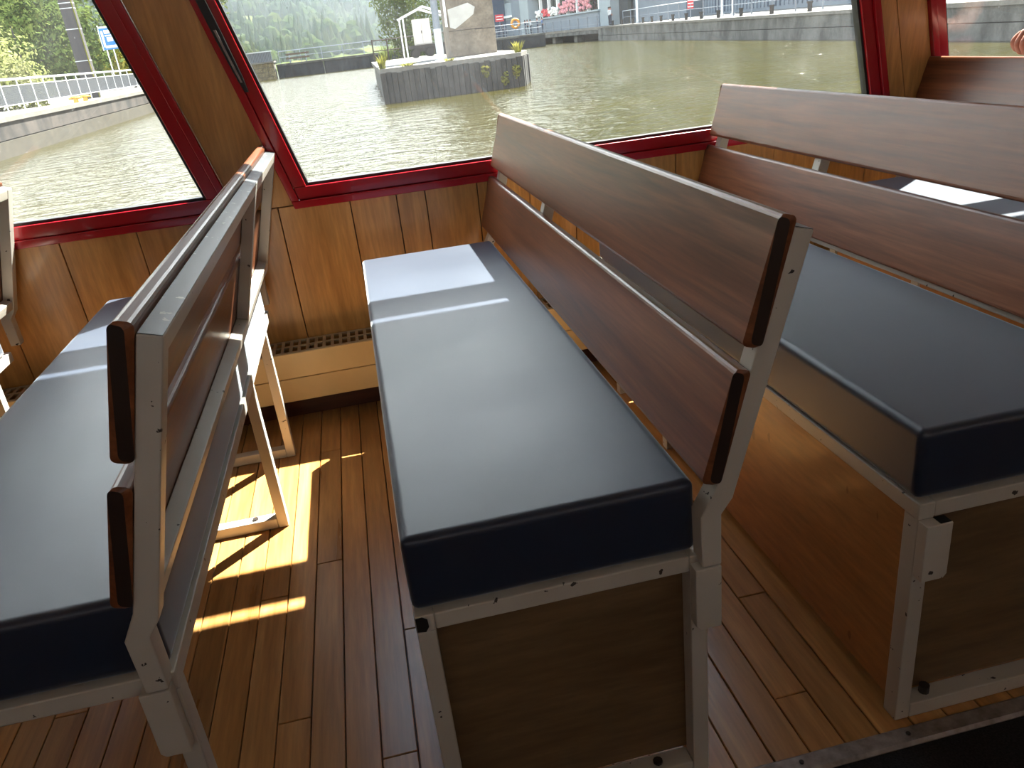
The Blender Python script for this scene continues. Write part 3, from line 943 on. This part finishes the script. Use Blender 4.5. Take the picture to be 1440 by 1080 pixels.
# island ----------------------------------------------------------------
IT = 0.45
def island():
    root = empty('mooring_island', (3.7, 25, H), 'island pier clad in dark vertical timbers with a pale paved top', 'pier')
    xa, xb = 1.30-3.7, 5.85-3.7
    top = IT-H
    # deck
    mb = MB()
    mb.add([(xa,0.1,top-0.16),(xb,0.1,top-0.16),(xb+0.75,2.6,top-0.16),(xb+0.9,19,top-0.16),(xa+0.55,19,top-0.16),
            (xa,0.1,top),(xb,0.1,top),(xb+0.75,2.6,top),(xb+0.9,19,top),(xa+0.55,19,top)],
           [(4,3,2,1,0),(5,6,7,8,9),(0,1,6,5),(1,2,7,6),(2,3,8,7),(3,4,9,8),(4,0,5,9)])
    mb.build('deck_slab', M_conc_top, root)
    mb = MB()
    mb.add([(xa+.05,0.3,-2.6),(xb-.05,0.3,-2.6),(xb+0.6,2.7,-2.6),(xb+0.8,18.8,-2.6),(xa+0.65,18.8,-2.6),
            (xa+.05,0.3,top-.16),(xb-.05,0.3,top-.16),(xb+0.6,2.7,top-.16),(xb+0.8,18.8,top-.16),(xa+0.65,18.8,top-.16)],
           [(4,3,2,1,0),(5,6,7,8,9),(0,1,6,5),(1,2,7,6),(2,3,8,7),(3,4,9,8),(4,0,5,9)])
    mb.build('core', M_conc_grey, root)
    rnd = random.Random(9)
    n = 26
    for i in range(n):
        x0_ = xa+(xb-xa)*i/n; x1_ = xa+(xb-xa)*(i+1)/n
        y = rnd.uniform(-0.05, 0.03)
        tz = top-rnd.uniform(0.10, 0.16)
        mb = MB(); mb.box((x0_+0.008, y, -0.6), (x1_-0.008, 0.32, tz))
        pl = mb.build('fender_plank', M_timber, root)
        mb = MB()
        for z in (0.62+rnd.uniform(-.08,.08), 0.22+rnd.uniform(-.06,.06)):
            if rnd.random() < 0.75:
                xm = (x0_+x1_)/2; mb.tube((xm, y-0.04, z), (xm, y, z), 0.045, 8)
        if mb.v: mb.build('bolt', M_iron, pl)
    # slanting side towards the building
    a, b = Vector((xb, 0.0)), Vector((xb+0.78, 2.6))
    for i in range(8):
        p, q = a.lerp(b, i/8+0.01), a.lerp(b, (i+1)/8-0.01)
        d = (b-a).normalized(); nn = Vector((d.y, -d.x))*rnd.uniform(0.02, 0.07)
        mb = MB()
        i_ = -Vector((d.y, -d.x))*0.2
        tz = top-rnd.uniform(0.10, 0.15)
        mb.hexa([(p.x+nn.x,p.y+nn.y,-0.6),(q.x+nn.x,q.y+nn.y,-0.6),(q.x+i_.x,q.y+i_.y,-0.6),(p.x+i_.x,p.y+i_.y,-0.6),
                 (p.x+nn.x,p.y+nn.y,tz),(q.x+nn.x,q.y+nn.y,tz),(q.x+i_.x,q.y+i_.y,tz),(p.x+i_.x,p.y+i_.y,tz)])
        mb.build('fender_plank', M_timber, root)
    return root
island()
def tuft(name, loc, n, h, w, mat, label, cat='plant', seed=1, group=None):
    rnd = random.Random(seed)
    mb = MB()
    for _ in range(n):
        a = rnd.uniform(0, 6.28); r_ = w*rnd.random()*0.5; l = rnd.uniform(0.1, 1.0)*w
        bx_, by_ = r_*cos(a), r_*sin(a); hh = h*rnd.uniform(0.5, 1.1)
        tx, ty = bx_+l*cos(a), by_+l*sin(a)
        s = 0.018
        px_, py_ = -sin(a)*s, cos(a)*s
        mx, my = (bx_*0.6+tx*0.4), (by_*0.6+ty*0.4)
        mb.add([(bx_-px_,by_-py_,0),(bx_+px_,by_+py_,0),(mx+px_,my+py_,hh*0.65),(mx-px_,my-py_,hh*0.65),(tx,ty,hh)],
               [(0,1,2,3),(3,2,4)])
    o = mb.build(name, mat, None, loc=loc)
    tag(o, label, cat, group)
    return o
tuft('grass_tuft', (1.42, 25.35, IT), 60, 0.42, 0.22, M_leaf_yellow, 'yellowish grass tuft on the water end corner of the island top', seed=2)
tuft('grass_tuft', (5.85, 25.6, IT), 60, 0.34, 0.24, M_leaf_yellow, 'yellow flowering tuft on the island corner nearest the building', seed=3)
tuft('grass_tuft', (2.2, 25.25, IT), 60, 0.10, 0.35, M_leaf_yellow, 'low dry grass along the island edge beside the tall tuft', seed=4)
tuft('grass_tuft', (3.55, 25.25, IT), 40, 0.09, 0.30, M_leaf_yellow, 'short grass on the island edge below the grey steel pole', seed=6)
def creeper(x, z, lb, seed):
    rnd = random.Random(seed); mb = MB()
    leaf_cloud(mb, (0,0,0), (0.14,0.08,0.22), 70, 0.06, rnd, 0.1)
    tag(mb.build('wall_plant', M_leaf_yellow, None, loc=(x, 24.92, H+z)), lb, 'plant')
creeper(4.62, 0.62, 'green plant growing high between the island timbers', 21)
creeper(5.22, 0.32, 'small green plant low on the island timbers near the corner', 22)
creeper(5.62, 0.50, 'yellow green plant on the island corner timbers', 23)

# concrete column, pole, pipe on the island
root = empty('concrete_column', (5.15, 30.8, IT), 'thick tan concrete column standing on the island', 'column')
mb = MB(); mb.box((-0.87,-0.8,0),(0.87,0.8,7.0)); mb.build('shaft', M_col, root, bevel=0.03)
mb = MB(); mb.prism([(-0.80,1.02),(-0.62,0.95),(-0.25,1.16),(0.12,1.38),(0.20,1.62),(-0.05,1.78),(-0.82,1.62)], -0.806, -0.79); mb.build('repair_patch', M_patch, root)
mb = MB(); mb.box((-0.87,-0.809,0.88),(0.4,-0.795,0.90)); mb.box((0.1,-0.809,0.86),(0.87,-0.795,0.88)); mb.build('joint', M_iron, root)
mb = MB(); mb.tube((-0.93,-0.86,1.05),(-0.93,-0.86,7.0),0.045,8); mb.build('downpipe', M_whitem, root)
root = empty('steel_pole', (3.62, 28.0, IT), 'slim grey steel pole on the pale island top beside the column', 'pole')
mb = MB(); mb.tube((0,0,0),(0,0,7.0),0.12,12); mb.build('shaft', M_galv_dark, root, smooth=False)
mb = MB(); mb.tube((0,0,0),(0,0,1.0),0.135,12); mb.build('sleeve', M_galv, root)
mb = MB(); mb.tube((0,0,0),(0,0,0.03),0.22,12); mb.build('base_plate', M_galv, root)
# shelter frame
root = empty('shelter_frame', (4.45, 39.5, IT), 'white gabled shelter frame on the far end of the island', 'shelter')
for yy in (0.0, 2.2):
    for xx in (-1.0, 0.95):
        mb = MB(); mb.beam((xx*1.0,yy,0),(xx,yy,1.80),0.07,0.07,(0,1,0)); mb.build('post', M_whitem, root)
    mb = MB(); mb.beam((-1.1,yy,1.78),(0.0,yy,2.18),0.08,0.10,(0,0,1)); mb.build('rafter', M_whitem, root)
    mb = MB(); mb.beam((0.0,yy,2.18),(1.1,yy,1.78),0.08,0.10,(0,0,1)); mb.build('rafter', M_whitem, root)
mb = MB(); mb.beam((0,-0.05,2.2),(0,2.3,2.2),0.08,0.06); mb.beam((-1.08,0,1.8),(-1.08,2.2,1.8),0.06,0.06); mb.beam((1.08,0,1.8),(1.08,2.2,1.8),0.06,0.06); mb.build('ridge_beam', M_whitem, root)
root = empty('switch_cabinet', (4.30, 39.9, IT+0.55), 'pale grey double door switch cabinet under the white shelter frame', 'cabinet')
mb = MB(); mb.box((-0.40,-0.2,0),(0.42,0.3,1.12)); mb.build('body', M_cab, root, bevel=0.01)
for a, b in ((-0.39,-0.005),(0.005,0.41)):
    mb = MB(); mb.box((a,-0.225,0.03),(b,-0.2,1.09)); dr = mb.build('door', M_cab, root, bevel=0.008)
mb = MB(); mb.box((-0.05,-0.25,0.5),(-0.02,-0.225,0.62)); mb.build('handle', M_iron, dr)
root = empty('winch_trolley', (4.45, 39.8, IT), 'low dark iron trolley carrying the grey cabinet on the island', 'trolley')
mb = MB(); mb.box((-0.85,-0.35,0.40),(1.15,0.55,0.55)); mb.build('deck', M_iron, root)
for xx in (-0.6, 0.1, 0.9):
    mb = MB(); mb.tube((xx,-0.42,0.2),(xx,-0.30,0.2),0.2,14); mb.tube((xx,0.45,0.2),(xx,0.57,0.2),0.2,14); mb.build('wheel', M_iron, root)
mb = MB(); mb.box((-0.7,-0.3,0.25),(1.0,-0.22,0.42)); mb.build('side_beam', M_iron, root)
root = empty('island_railing', (3.0, 43.0, IT), 'weathered low railing across the far end of the island', 'railing')
mb = MB(); mb.tube((-1.0,0,1.0),(3.5,0,1.0),0.03,6); mb.tube((-1.0,0,0.5),(3.5,0,0.5),0.025,6); mb.build('rail', M_conc, root)
for i in range(7):
    mb = MB(); mb.box((-1.0+0.75*i-0.035,-0.035,0),(-1.0+0.75*i+0.035,0.035,1.05)); mb.build('post', M_conc, root)
tree('island_tree', (4.3, 48.5, H), [((0,0,2.9),(1.7,1.6,1.9)), ((0.9,0.3,4.0),(1.7,1.5,1.9)), ((-0.5,0,4.1),(1.3,1.2,1.6)), ((0.3,0,1.6),(1.3,1.1,1.1))], M_leaf_mid,
     'leafy tree behind the white shelter frame on the island', 'tree', 900, 0.15, 31)
tuft('island_bush', (2.7, 44.2, IT-0.1), 120, 0.9, 0.5, M_leaf_mid, 'low green weeds by the railing at the far island end', 'plant', 8)

# opposite quay and building --------------------------------------------------
QP = [(14.6,-6),(16.6,10),(17.5,17.5),(18.04,21.2),(19.3,27.9),(21.7,45),(24.5,65),(26.3,82)]
QT = [0.42,0.42,0.43,0.45,0.48,0.55,0.66,0.70]
quay('riverside_quay', QP, QT, [-0.13]*8, 1, (M_conc_grey, M_conc_grey, M_conc_top, M_conc_top), 'grey stained concrete quay wall with pale edge across the water', 1)
def qpt(y, off=0.0):
    for (xa,ya),(xb,yb),za,zb in zip(QP, QP[1:], QT, QT[1:]):
        if ya <= y <= yb:
            t = (y-ya)/(yb-ya); return xa+(xb-xa)*t+off, y, za+(zb-za)*t
    return 26.3+off, y, 0.7
for i, y in enumerate((33, 37.5, 42, 46, 49.5, 53, 56.5, 60, 63, 66, 69.5, 73.5, 77.5)):
    p = qpt(y, 0.55)
    ORD = ['first', 'second', 'third', 'fourth', 'fifth', 'sixth', 'seventh', 'eighth', 'ninth', 'tenth', 'eleventh', 'twelfth', 'thirteenth']
    root = empty('quay_bollard', p, '%s dark bollard on the opposite quay, counted from the red window post' % ORD[i], 'bollard', 'dark bollards on the opposite quay')
    mb = MB(); mb.tube((0,0,0),(0,0,0.34),0.10,10); mb.build('post', M_iron, root)
    mb = MB(); mb.tube((0,0,0.34),(0,0,0.42),0.13,10); mb.build('cap', M_iron, root)
# railing on the quay
root = empty('quayside_railing', (0,0,0), 'grey railing with slim posts along the opposite quay before the building', 'railing')
ys = [16+3.2*i for i in range(21)]
for y in ys:
    p = qpt(y, 2.2); mb = MB(); mb.box((p[0]-0.03,p[1]-0.03,p[2]-0.1),(p[0]+0.03,p[1]+0.03,p[2]+1.15)); mb.build('post', M_galv_dark, root)
mb = MB()
for a, b in zip(ys, ys[1:]):
    p, q = qpt(a, 2.2), qpt(b, 2.2)
    mb.tube((p[0],p[1],p[2]+1.15),(q[0],q[1],q[2]+1.15),0.03,6)
mb.build('top_rail', M_galv, root)
mb = MB()
for a, b in zip(ys, ys[1:]):
    p, q = qpt(a, 2.2), qpt(b, 2.2)
    mb.tube((p[0],p[1],p[2]+0.6),(q[0],q[1],q[2]+0.6),0.018,6)
mb.build('middle_rail', M_galv_dark, root)

# building: local frame along the quay, s = distance along, t = depth, built as boxes
BA, BB = Vector((30.2, 74.0)), Vector((25.6, 140.0))
bd = (BB-BA).normalized(); bn = Vector((-bd.y, bd.x))       # towards the water when negative x
if bn.x > 0: bn = -bn
def bpt(s, t, z): q = BA+bd*s+bn*t; return (q.x, q.y, z)
def bbox(mb, s0, s1, t0, t1, z0, z1, mi=0):
    mb.hexa([bpt(s0,t0,z0),bpt(s1,t0,z0),bpt(s1,t1,z0),bpt(s0,t1,z0),bpt(s0,t0,z1),bpt(s1,t0,z1),bpt(s1,t1,z1),bpt(s0,t1,z1)], mi)
root = empty('lock_cafe', (0,0,0), 'blue grey riverside building with a long window front and flowers', 'building')
def bpart(nm, m, *a, parent=None):
    mb = MB(); bbox(mb, *a); return mb.build(nm, m, parent or root)
bpart('parapet_wall', M_facade, 15.5, 40, 0.0, 0.35, 0.3, 2.25)
bpart('window_sill', M_facade_pale, 15.3, 40, -0.05, 0.5, 2.25, 2.42)
bpart('rear_wall', M_facade, -2, 70, -6, -1.2, 0.3, 9)
bpart('upper_wall', M_facade_pale, -2, 70, -1.2, 0.2, 5.2, 9)
for i in range(7):
    s = 16+3.5*i
    w = bpart('window', M_winglass, s+0.15, s+3.35, -0.8, -0.7, 2.42, 5.2)
    bpart('mullion', M_whitem, s-0.15, s+0.15, -0.25, 0.1, 2.42, 5.2)
bpart('door_recess', M_winglass, 9.4, 12.4, -0.9, -0.8, 0.7, 4.2)
bpart('wall_pier', M_facade_pale, 12.4, 15.5, -1.0, 0.2, 0.3, 5.2)
bpart('wall_pier', M_facade_pale, 40, 44, -1.0, 0.8, 0.3, 7)
bpart('wall_panel', M_facade, 44, 49, -1.0, 0.6, 0.3, 9)
bpart('stair_tower', M_facade_dark, 54, 58.5, -2.0, 2.2, -0.2, 12)
bpart('wall_panel', M_facade_pale, 49, 54, -1.0, 0.2, 2.9, 9)
bpart('wall_panel', M_facade, 49, 54, -1.0, 0.2, 0.3, 2.9)
bpart('window_sill', M_whitem, 48.6, 54, 0.2, 0.5, 3.2, 3.5)
bpart('window_sill', M_whitem, 58.6, 66, -0.6, 0.1, 2.2, 2.5)
bpart('window_sill', M_whitem, 58.6, 66, -0.6, 0.1, 4.7, 5.0)
bpart('wall_panel', M_facade_pale, 58.5, 70, -3, -0.6, 0.3, 12)
rnd = random.Random(4)
fb = [(19.5, 'pink'), (21, 'pink'), (24, 'pink'), (25.3, 'pink'), (26.6, 'pink'), (28, 'pink'), (30.5, 'white'), (32.2, 'white'), (33.6, 'red'), (34.8, 'red'), (37.5, 'white')]
for i, (s, c) in enumerate(fb):
    mb = MB()
    for _ in range(24):
        q = bpt(s+rnd.uniform(-0.9,0.9), rnd.uniform(0.0,0.3), 2.62+rnd.uniform(0,0.75)*(1.6 if c == 'pink' else 1))
        mb.blob(q, rnd.uniform(0.12,0.24), rnd.random()*9, 1)
    mb.build('flower_box', {'red': M_flower, 'pink': M_flower_p, 'white': M_flower_w}[c], root)
# jetty in front of the building
root = empty('boat_jetty', (0,0,0), 'grey boat landing platform on posts in front of the building', 'jetty')
JA, JB = Vector((26.4, 81.5)), Vector((22.6, 121.0))
jd = (JB-JA).normalized(); jn = Vector((jd.y, -jd.x))
if jn.x < 0: jn = -jn
def jpt(s, t, z): q = JA+jd*s+jn*t; return (q.x, q.y, z)
def jbox(mb, s0, s1, t0, t1, z0, z1): mb.hexa([jpt(s0,t0,z0),jpt(s1,t0,z0),jpt(s1,t1,z0),jpt(s0,t1,z0),jpt(s0,t0,z1),jpt(s1,t0,z1),jpt(s1,t1,z1),jpt(s0,t1,z1)])
for i in range(8):
    mb = MB(); jbox(mb, i*6.9+0.02, i*6.9+6.88, 0, 6.0, 0.45, 0.70); mb.build('deck_section', M_conc_top, root)
    mb = MB(); jbox(mb, i*6.9, i*6.9+6.9, -0.05, 0.15, 0.10, 0.42); mb.build('edge_beam', M_conc_grey, root)
    mb = MB(); jbox(mb, i*6.9+0.3, i*6.9+1.3, 0.3, 1.2, H-2, 0.45); mb.build('support_post', M_conc_grey, root)
mb = MB(); jbox(mb, -0.5, 55, 3.0, 6, H-2, 0.45); mb.build('back_wall', M_iron, root)
root = empty('jetty_railing', (0,0,0), 'thin dark railing along the boat landing platform', 'railing')
for i in range(19):
    mb = MB(); jbox(mb, 1+2.6*i, 1.08+2.6*i, 0.1, 0.18, 0.3, 1.75); mb.build('post', M_galv_dark, root)
for z in (0.95, 1.72):
    mb = MB(); jbox(mb, 0.5, 50, 0.11, 0.17, z, z+0.06); mb.build('rail', M_galv_dark, root)
root = empty('lifebuoy', jpt(28.0, 0.02, 2.15), 'orange lifebuoy hanging on the landing railing by the dark tower', 'lifebuoy')
bm = bmesh.new()
mb = MB()
NR, NS = 20, 8
vs = [(cos(2*pi*i/NR)*(0.50+0.17*cos(2*pi*j/NS)), 0.17*sin(2*pi*j/NS), sin(2*pi*i/NR)*(0.50+0.17*cos(2*pi*j/NS))) for i in range(NR) for j in range(NS)]
fs = [(i*NS+j, ((i+1) % NR)*NS+j, ((i+1) % NR)*NS+(j+1) % NS, i*NS+(j+1) % NS) for i in range(NR) for j in range(NS)]
mb.add(vs, fs); bm.free()
mb.build('ring', M_orange, root, smooth=True)
mb = MB(); mb.box((-0.05,0.1,-0.95),(0.05,0.2,0.6)); mb.build('stand', M_galv_dark, root)
root = empty('red_sign', jpt(36.0, 0.3, 0.7), 'small red and white sign on the dark stair tower', 'sign')
mb = MB(); mb.tube((0,0,0),(0,0,2.0),0.05,8); mb.build('post', M_galv_dark, root)
mb = MB(); mb.box((-0.6,-0.06,2.0),(0.6,0.0,2.9)); mb.build('board', M_redsign, root)
for z in (2.25, 2.6):
    mb = MB(); mb.box((-0.45,-0.08,z),(0.45,-0.06,z+0.08)); mb.build('stripe', M_whitem, root)
p = qpt(54.5, 1.3)
root = empty('striped_board', p, 'red and white striped warning board by the quay railing', 'sign')
mb = MB(); mb.tube((0,0,0),(0,0,1.0),0.04,8); mb.build('post', M_galv_dark, root)
mb = MB(); mb.box((-0.22,-0.02,0.65),(0.22,0.02,1.5)); mb.build('board', M_redsign, root)
for z in (0.75, 0.95, 1.15, 1.35):
    mb = MB(); mb.box((-0.2,-0.035,z),(0.2,-0.02,z+0.06)); mb.build('stripe', M_whitem, root)
for (y, lb) in ((51.5, 'white flag pole standing on the opposite quay, farther one'), (49.3, 'white flag pole standing on the opposite quay, nearer one'), (73.5, 'white pole at the quay edge beside the doorway')):
    p = qpt(y, 2.6 if y < 60 else 2.0)
    root = empty('flag_pole', p, lb, 'pole', 'white poles on the opposite quay')
    mb = MB(); mb.tube((0,0,0),(0,0,6.5),0.07 if y < 60 else 0.12,8); mb.build('shaft', M_whitem, root)
    mb = MB(); mb.tube((0,0,0),(0,0,0.12),0.16,8); mb.build('foot', M_galv, root)
# long shed behind the nearer part of the quay
root = empty('boat_shed', (0,0,0), 'long pale blue shed with ribbed cladding behind the opposite quay', 'building')
SP = [y for y in range(8, 74, 3)]
for a, b in zip(SP, SP[1:]):
    p, q = qpt(a, 7.5), qpt(b, 7.5)
    mb = MB(); mb.hexa([(p[0],p[1],0.2),(q[0],q[1],0.2),(q[0]+3,q[1],0.2),(p[0]+3,p[1],0.2),(p[0],p[1],6),(q[0],q[1],6),(q[0]+3,q[1],6),(p[0]+3,p[1],6)])
    pn = mb.build('wall_panel', M_facade, root)
    mb = MB()
    for i in range(4):
        t = (i+0.5)/4; x_ = p[0]+(q[0]-p[0])*t; y_ = a+(b-a)*t
        mb.box((x_-0.08,y_-0.06,0.8),(x_+0.1,y_+0.06,5.8))
    mb.build('rib', M_facade_dark if (a//3) % 4 == 1 else M_facade, pn)
mb = MB()
for a, b in zip(SP, SP[1:]):
    p, q = qpt(a, 7.2), qpt(b, 7.2)
    mb.hexa([(p[0],p[1],6),(q[0],q[1],6),(q[0]+4,q[1],6.6),(p[0]+4,p[1],6.6),(p[0],p[1],6.2),(q[0],q[1],6.2),(q[0]+4,q[1],6.8),(p[0]+4,p[1],6.8)])
mb.build('roof', M_galv_dark, root)

# ------------------------------------------------------------------ people
def skin_mesh(name, joints, edges, root_i, sub=2):
    """one continuous body grown over a skeleton; returns the finished mesh"""
    me = D.meshes.new(name)
    me.from_pydata([j[0] for j in joints], edges, [])
    o = D.objects.new(name, me); COL.objects.link(o)
    sk = o.modifiers.new('skin', 'SKIN'); sk.branch_smoothing = 0.4; sk.use_smooth_shade = True
    for i, j in enumerate(joints):
        r = j[1]
        me.skin_vertices[0].data[i].radius = (r, r) if isinstance(r, float) else r
        me.skin_vertices[0].data[i].use_root = (i == root_i)
    ss = o.modifiers.new('sub', 'SUBSURF'); ss.levels = sub; ss.render_levels = sub
    dg = bpy.context.evaluated_depsgraph_get()
    out = D.meshes.new_from_object(o.evaluated_get(dg))
    D.objects.remove(o)
    out.name = name
    out.polygons.foreach_set('use_smooth', [True]*len(out.polygons))
    return out
M_skin = mat_plain('skin', (0.42, 0.19, 0.135), 0.5, 0.06, 12)
M_hair = mat_plain('dark_hair', (0.03, 0.02, 0.015), 0.6, 0.3, 60)
M_trous = mat_plain('dark_trousers', (0.02, 0.025, 0.045), 0.8, 0.15)
M_shoe = mat_plain('black_shoes', (0.015, 0.014, 0.014), 0.5, 0.2)
CLO = {c: mat_plain(c+'_shirt', v, 0.8, 0.1) for c, v in dict(white=(0.55,0.55,0.55), navy=(0.02,0.03,0.07), grey=(0.14,0.15,0.17), blue=(0.08,0.16,0.34), maroon=(0.13,0.02,0.03)).items()}
def standing(arm_out):
    J, E_ = [], []
    def j(p, r, par=None):
        J.append((p, r)); i = len(J)-1
        if par is not None: E_.append((par, i))
        return i
    pel = j((0,0,0.95), (0.15,0.11)); bel = j((0,0,1.12), (0.14,0.10), pel); ch = j((0,0,1.32), (0.17,0.11), bel)
    nk = j((0,0,1.46), 0.06, ch); hd0 = j((0,-0.01,1.54), 0.075, nk); hd1 = j((0,-0.015,1.63), 0.095, hd0); hd2 = j((0,-0.005,1.70), 0.07, hd1)
    for sgn in (-1, 1):
        hip = j((sgn*0.095,0,0.88), 0.09, pel); kn = j((sgn*0.105,-0.02,0.48), 0.062, hip); an = j((sgn*0.11,0.01,0.09), 0.042, kn); j((sgn*0.125,-0.15,0.035), 0.036, an)
        sh = j((sgn*0.19,0,1.39), 0.06, ch); el = j((sgn*(0.24+arm_out),0.02-arm_out*0.3,1.12), 0.042, sh); wr = j((sgn*(0.23+arm_out*0.4),-0.12-arm_out*0.8,0.93+arm_out*0.9), 0.03, el); j((sgn*0.22,-0.16-arm_out,0.86+arm_out), 0.036, wr)
    return skin_mesh('body', J, E_, 0, 1)
def colour_body(me, mats, fn):
    for m in mats: me.materials.append(m)
    me.polygons.foreach_set('material_index', [fn(p.center) for p in me.polygons])
def stand_fn(c):
    if c.z < 0.10: return 3
    if c.z < 0.97 and abs(c.x) < 0.20: return 2
    if c.z > 1.43: return 1
    if abs(c.x) > 0.19 and c.z < 1.08: return 1
    return 0
STAND = []
for ao in (0.0, 0.12):
    me = standing(ao); colour_body(me, [CLO['grey'], M_skin, M_trous, M_shoe], stand_fn); STAND.append(me)
mbh = MB(); mbh.blob((0, 0.012, 1.655), 0.098, 2, 2, 1.02, 0.1)
HAIR = mbh.mesh('hair', M_hair)
def person(loc, rot, shirt, pose, label, group=None):
    root = empty('person', loc, label, 'person', group, rot)
    o = D.objects.new('body', STAND[pose]); COL.objects.link(o); o.parent = root
    o.material_slots[0].link = 'OBJECT'; o.material_slots[0].material = CLO[shirt]
    h = D.objects.new('hair', HAIR); COL.objects.link(h); h.parent = root
for (s_, t_, rot, shirt, pose, lb) in (
    (27.6, 1.2, 1.9, 'navy', 0, 'person in navy shirt standing just behind the orange lifebuoy'),
    (26.6, 1.6, 1.6, 'white', 1, 'person in white shirt at the landing railing beside the lifebuoy'),
    (25.7, 0.9, 1.3, 'grey', 0, 'person in grey shirt leaning at the landing railing near the white shirt'),
    (23.3, 1.4, 1.5, 'navy', 1, 'person in navy shirt below the wide white wall pier'),
    (20.6, 1.1, 1.4, 'blue', 0, 'person in blue shirt on the landing in front of the flower windows'),
    (42.6, 1.0, 1.8, 'navy', 0, 'person in navy shirt beside the tan column, far end of the landing'),
    (37.4, 1.0, 1.2, 'grey', 1, 'person in grey shirt in front of the dark stair tower'),
    (1.9, 2.0, 1.4, 'white', 0, 'person in white shirt by the dark doorway, nearer of the pair'),
    (3.2, 2.4, 1.7, 'white', 1, 'person in white shirt by the dark doorway, farther of the pair')):
    person(jpt(s_, t_, 0.70), rot, shirt, pose, lb, 'visitors at the riverside building')

# passenger on the last bench: one hand shows above the slat at the picture edge
def passenger():
    root = empty('person', (0, 0, 0), 'seated passenger at the right picture edge with hand above the far bench back', 'person')
    J, E_ = [], []
    def j(p, r, par=None):
        J.append((p, r)); i = len(J)-1
        if par is not None: E_.append((par, i))
        return i
    cy = 0.035
    pel = j((2.325,cy,0.60), (0.125,0.16)); bel = j((2.34,cy,0.76), (0.11,0.15), pel); ch = j((2.35,cy,0.97), (0.115,0.17), bel)
    nk = j((2.34,cy,1.12), 0.055, ch); h0 = j((2.315,cy,1.20), 0.07, nk); h1 = j((2.305,cy,1.29), 0.092, h0); j((2.315,cy,1.36), 0.068, h1)
    for sg in (-1, 1):
        hip = j((2.26,cy+sg*0.10,0.575), 0.085, pel); kn = j((1.925,cy+sg*0.11,0.545), 0.060, hip); an = j((1.96,cy+sg*0.11,0.085), 0.040, kn); j((1.83,cy+sg*0.12,0.036), 0.034, an)
    # far arm rests on the thigh
    sh = j((2.34,cy-0.19,1.04), 0.058, ch); el = j((2.30,cy-0.25,0.78), 0.042, sh); wr = j((2.12,cy-0.17,0.66), 0.030, el); j((2.04,cy-0.13,0.648), 0.030, wr)
    # near-window arm bent forward, hand raised behind the slat
    sh = j((2.34,cy+0.19,1.04), 0.058, ch); el = j((2.19,cy+0.265,0.82), 0.041, sh)
    wr = j((1.995,cy+0.258,0.868), 0.030, el); pm = j((1.945,cy+0.258,0.874), (0.024,0.038), wr)
    hx, hy, hz = 1.925, cy+0.258, 0.872
    for i, (off, ln) in enumerate(((-0.030, 0.88), (-0.010, 1.0), (0.010, 0.95), (0.029, 0.78))):
        a = j((hx-0.012*ln,hy+off,hz+0.006), 0.0105, pm); b = j((hx-0.030*ln,hy+off*1.05,hz-0.022*ln), 0.0095, a); c = j((hx-0.016*ln,hy+off*1.02,hz-0.046*ln), 0.0085, b); j((hx+0.006,hy+off,hz-0.045*ln), 0.0075, c)
    t1 = j((1.965,hy-0.036,0.862), 0.012, pm); t2 = j((1.940,hy-0.046,0.846), 0.0105, t1); j((1.922,hy-0.036,0.832), 0.009, t2)
    me = skin_mesh('body', J, E_, 0, 2)
    def fn(c):
        if c.z < 0.075: return 3
        if c.z > 1.10 and c.x < 2.5: return 1
        if c.x < 2.24 and c.z > 0.76 and c.y > cy+0.20: return 1
        if c.y < cy-0.10 and c.x < 2.24 and c.z > 0.625: return 1
        if c.z < 0.66: return 2
        return 0
    colour_body(me, [CLO['maroon'], M_skin, M_trous, M_shoe], fn)
    o = D.objects.new('body', me); COL.objects.link(o); o.parent = root
    mb = MB(); mb.blob((2.328, cy, 1.315), 0.10, 4, 3, 1.0, 0.06)
    mb.build('hair', M_hair, root, smooth=True)
    mb = MB()
    for sg in (-1, 1): mb.blob((2.222, cy+sg*0.033, 1.285), 0.011, 1, 2, 1, 0)
    mb.build('eyes', M_dark, root, smooth=True)
    mb = MB(); mb.blob((2.208, cy, 1.262), 0.016, 1, 2, 1.5, 0.1)
    mb.build('nose', M_skin, root, smooth=True)
    mb = MB(); mb.box((2.213, cy-0.022, 1.222), (2.226, cy+0.022, 1.229)); mb.build('mouth', M_redsign, root, bevel=0.003)
    for sg in (-1, 1):
        mb = MB(); mb.blob((2.315, cy+sg*0.095, 1.275), 0.022, 3, 2, 1.5, 0.1); mb.build('ear', M_skin, root, smooth=True)
passenger()
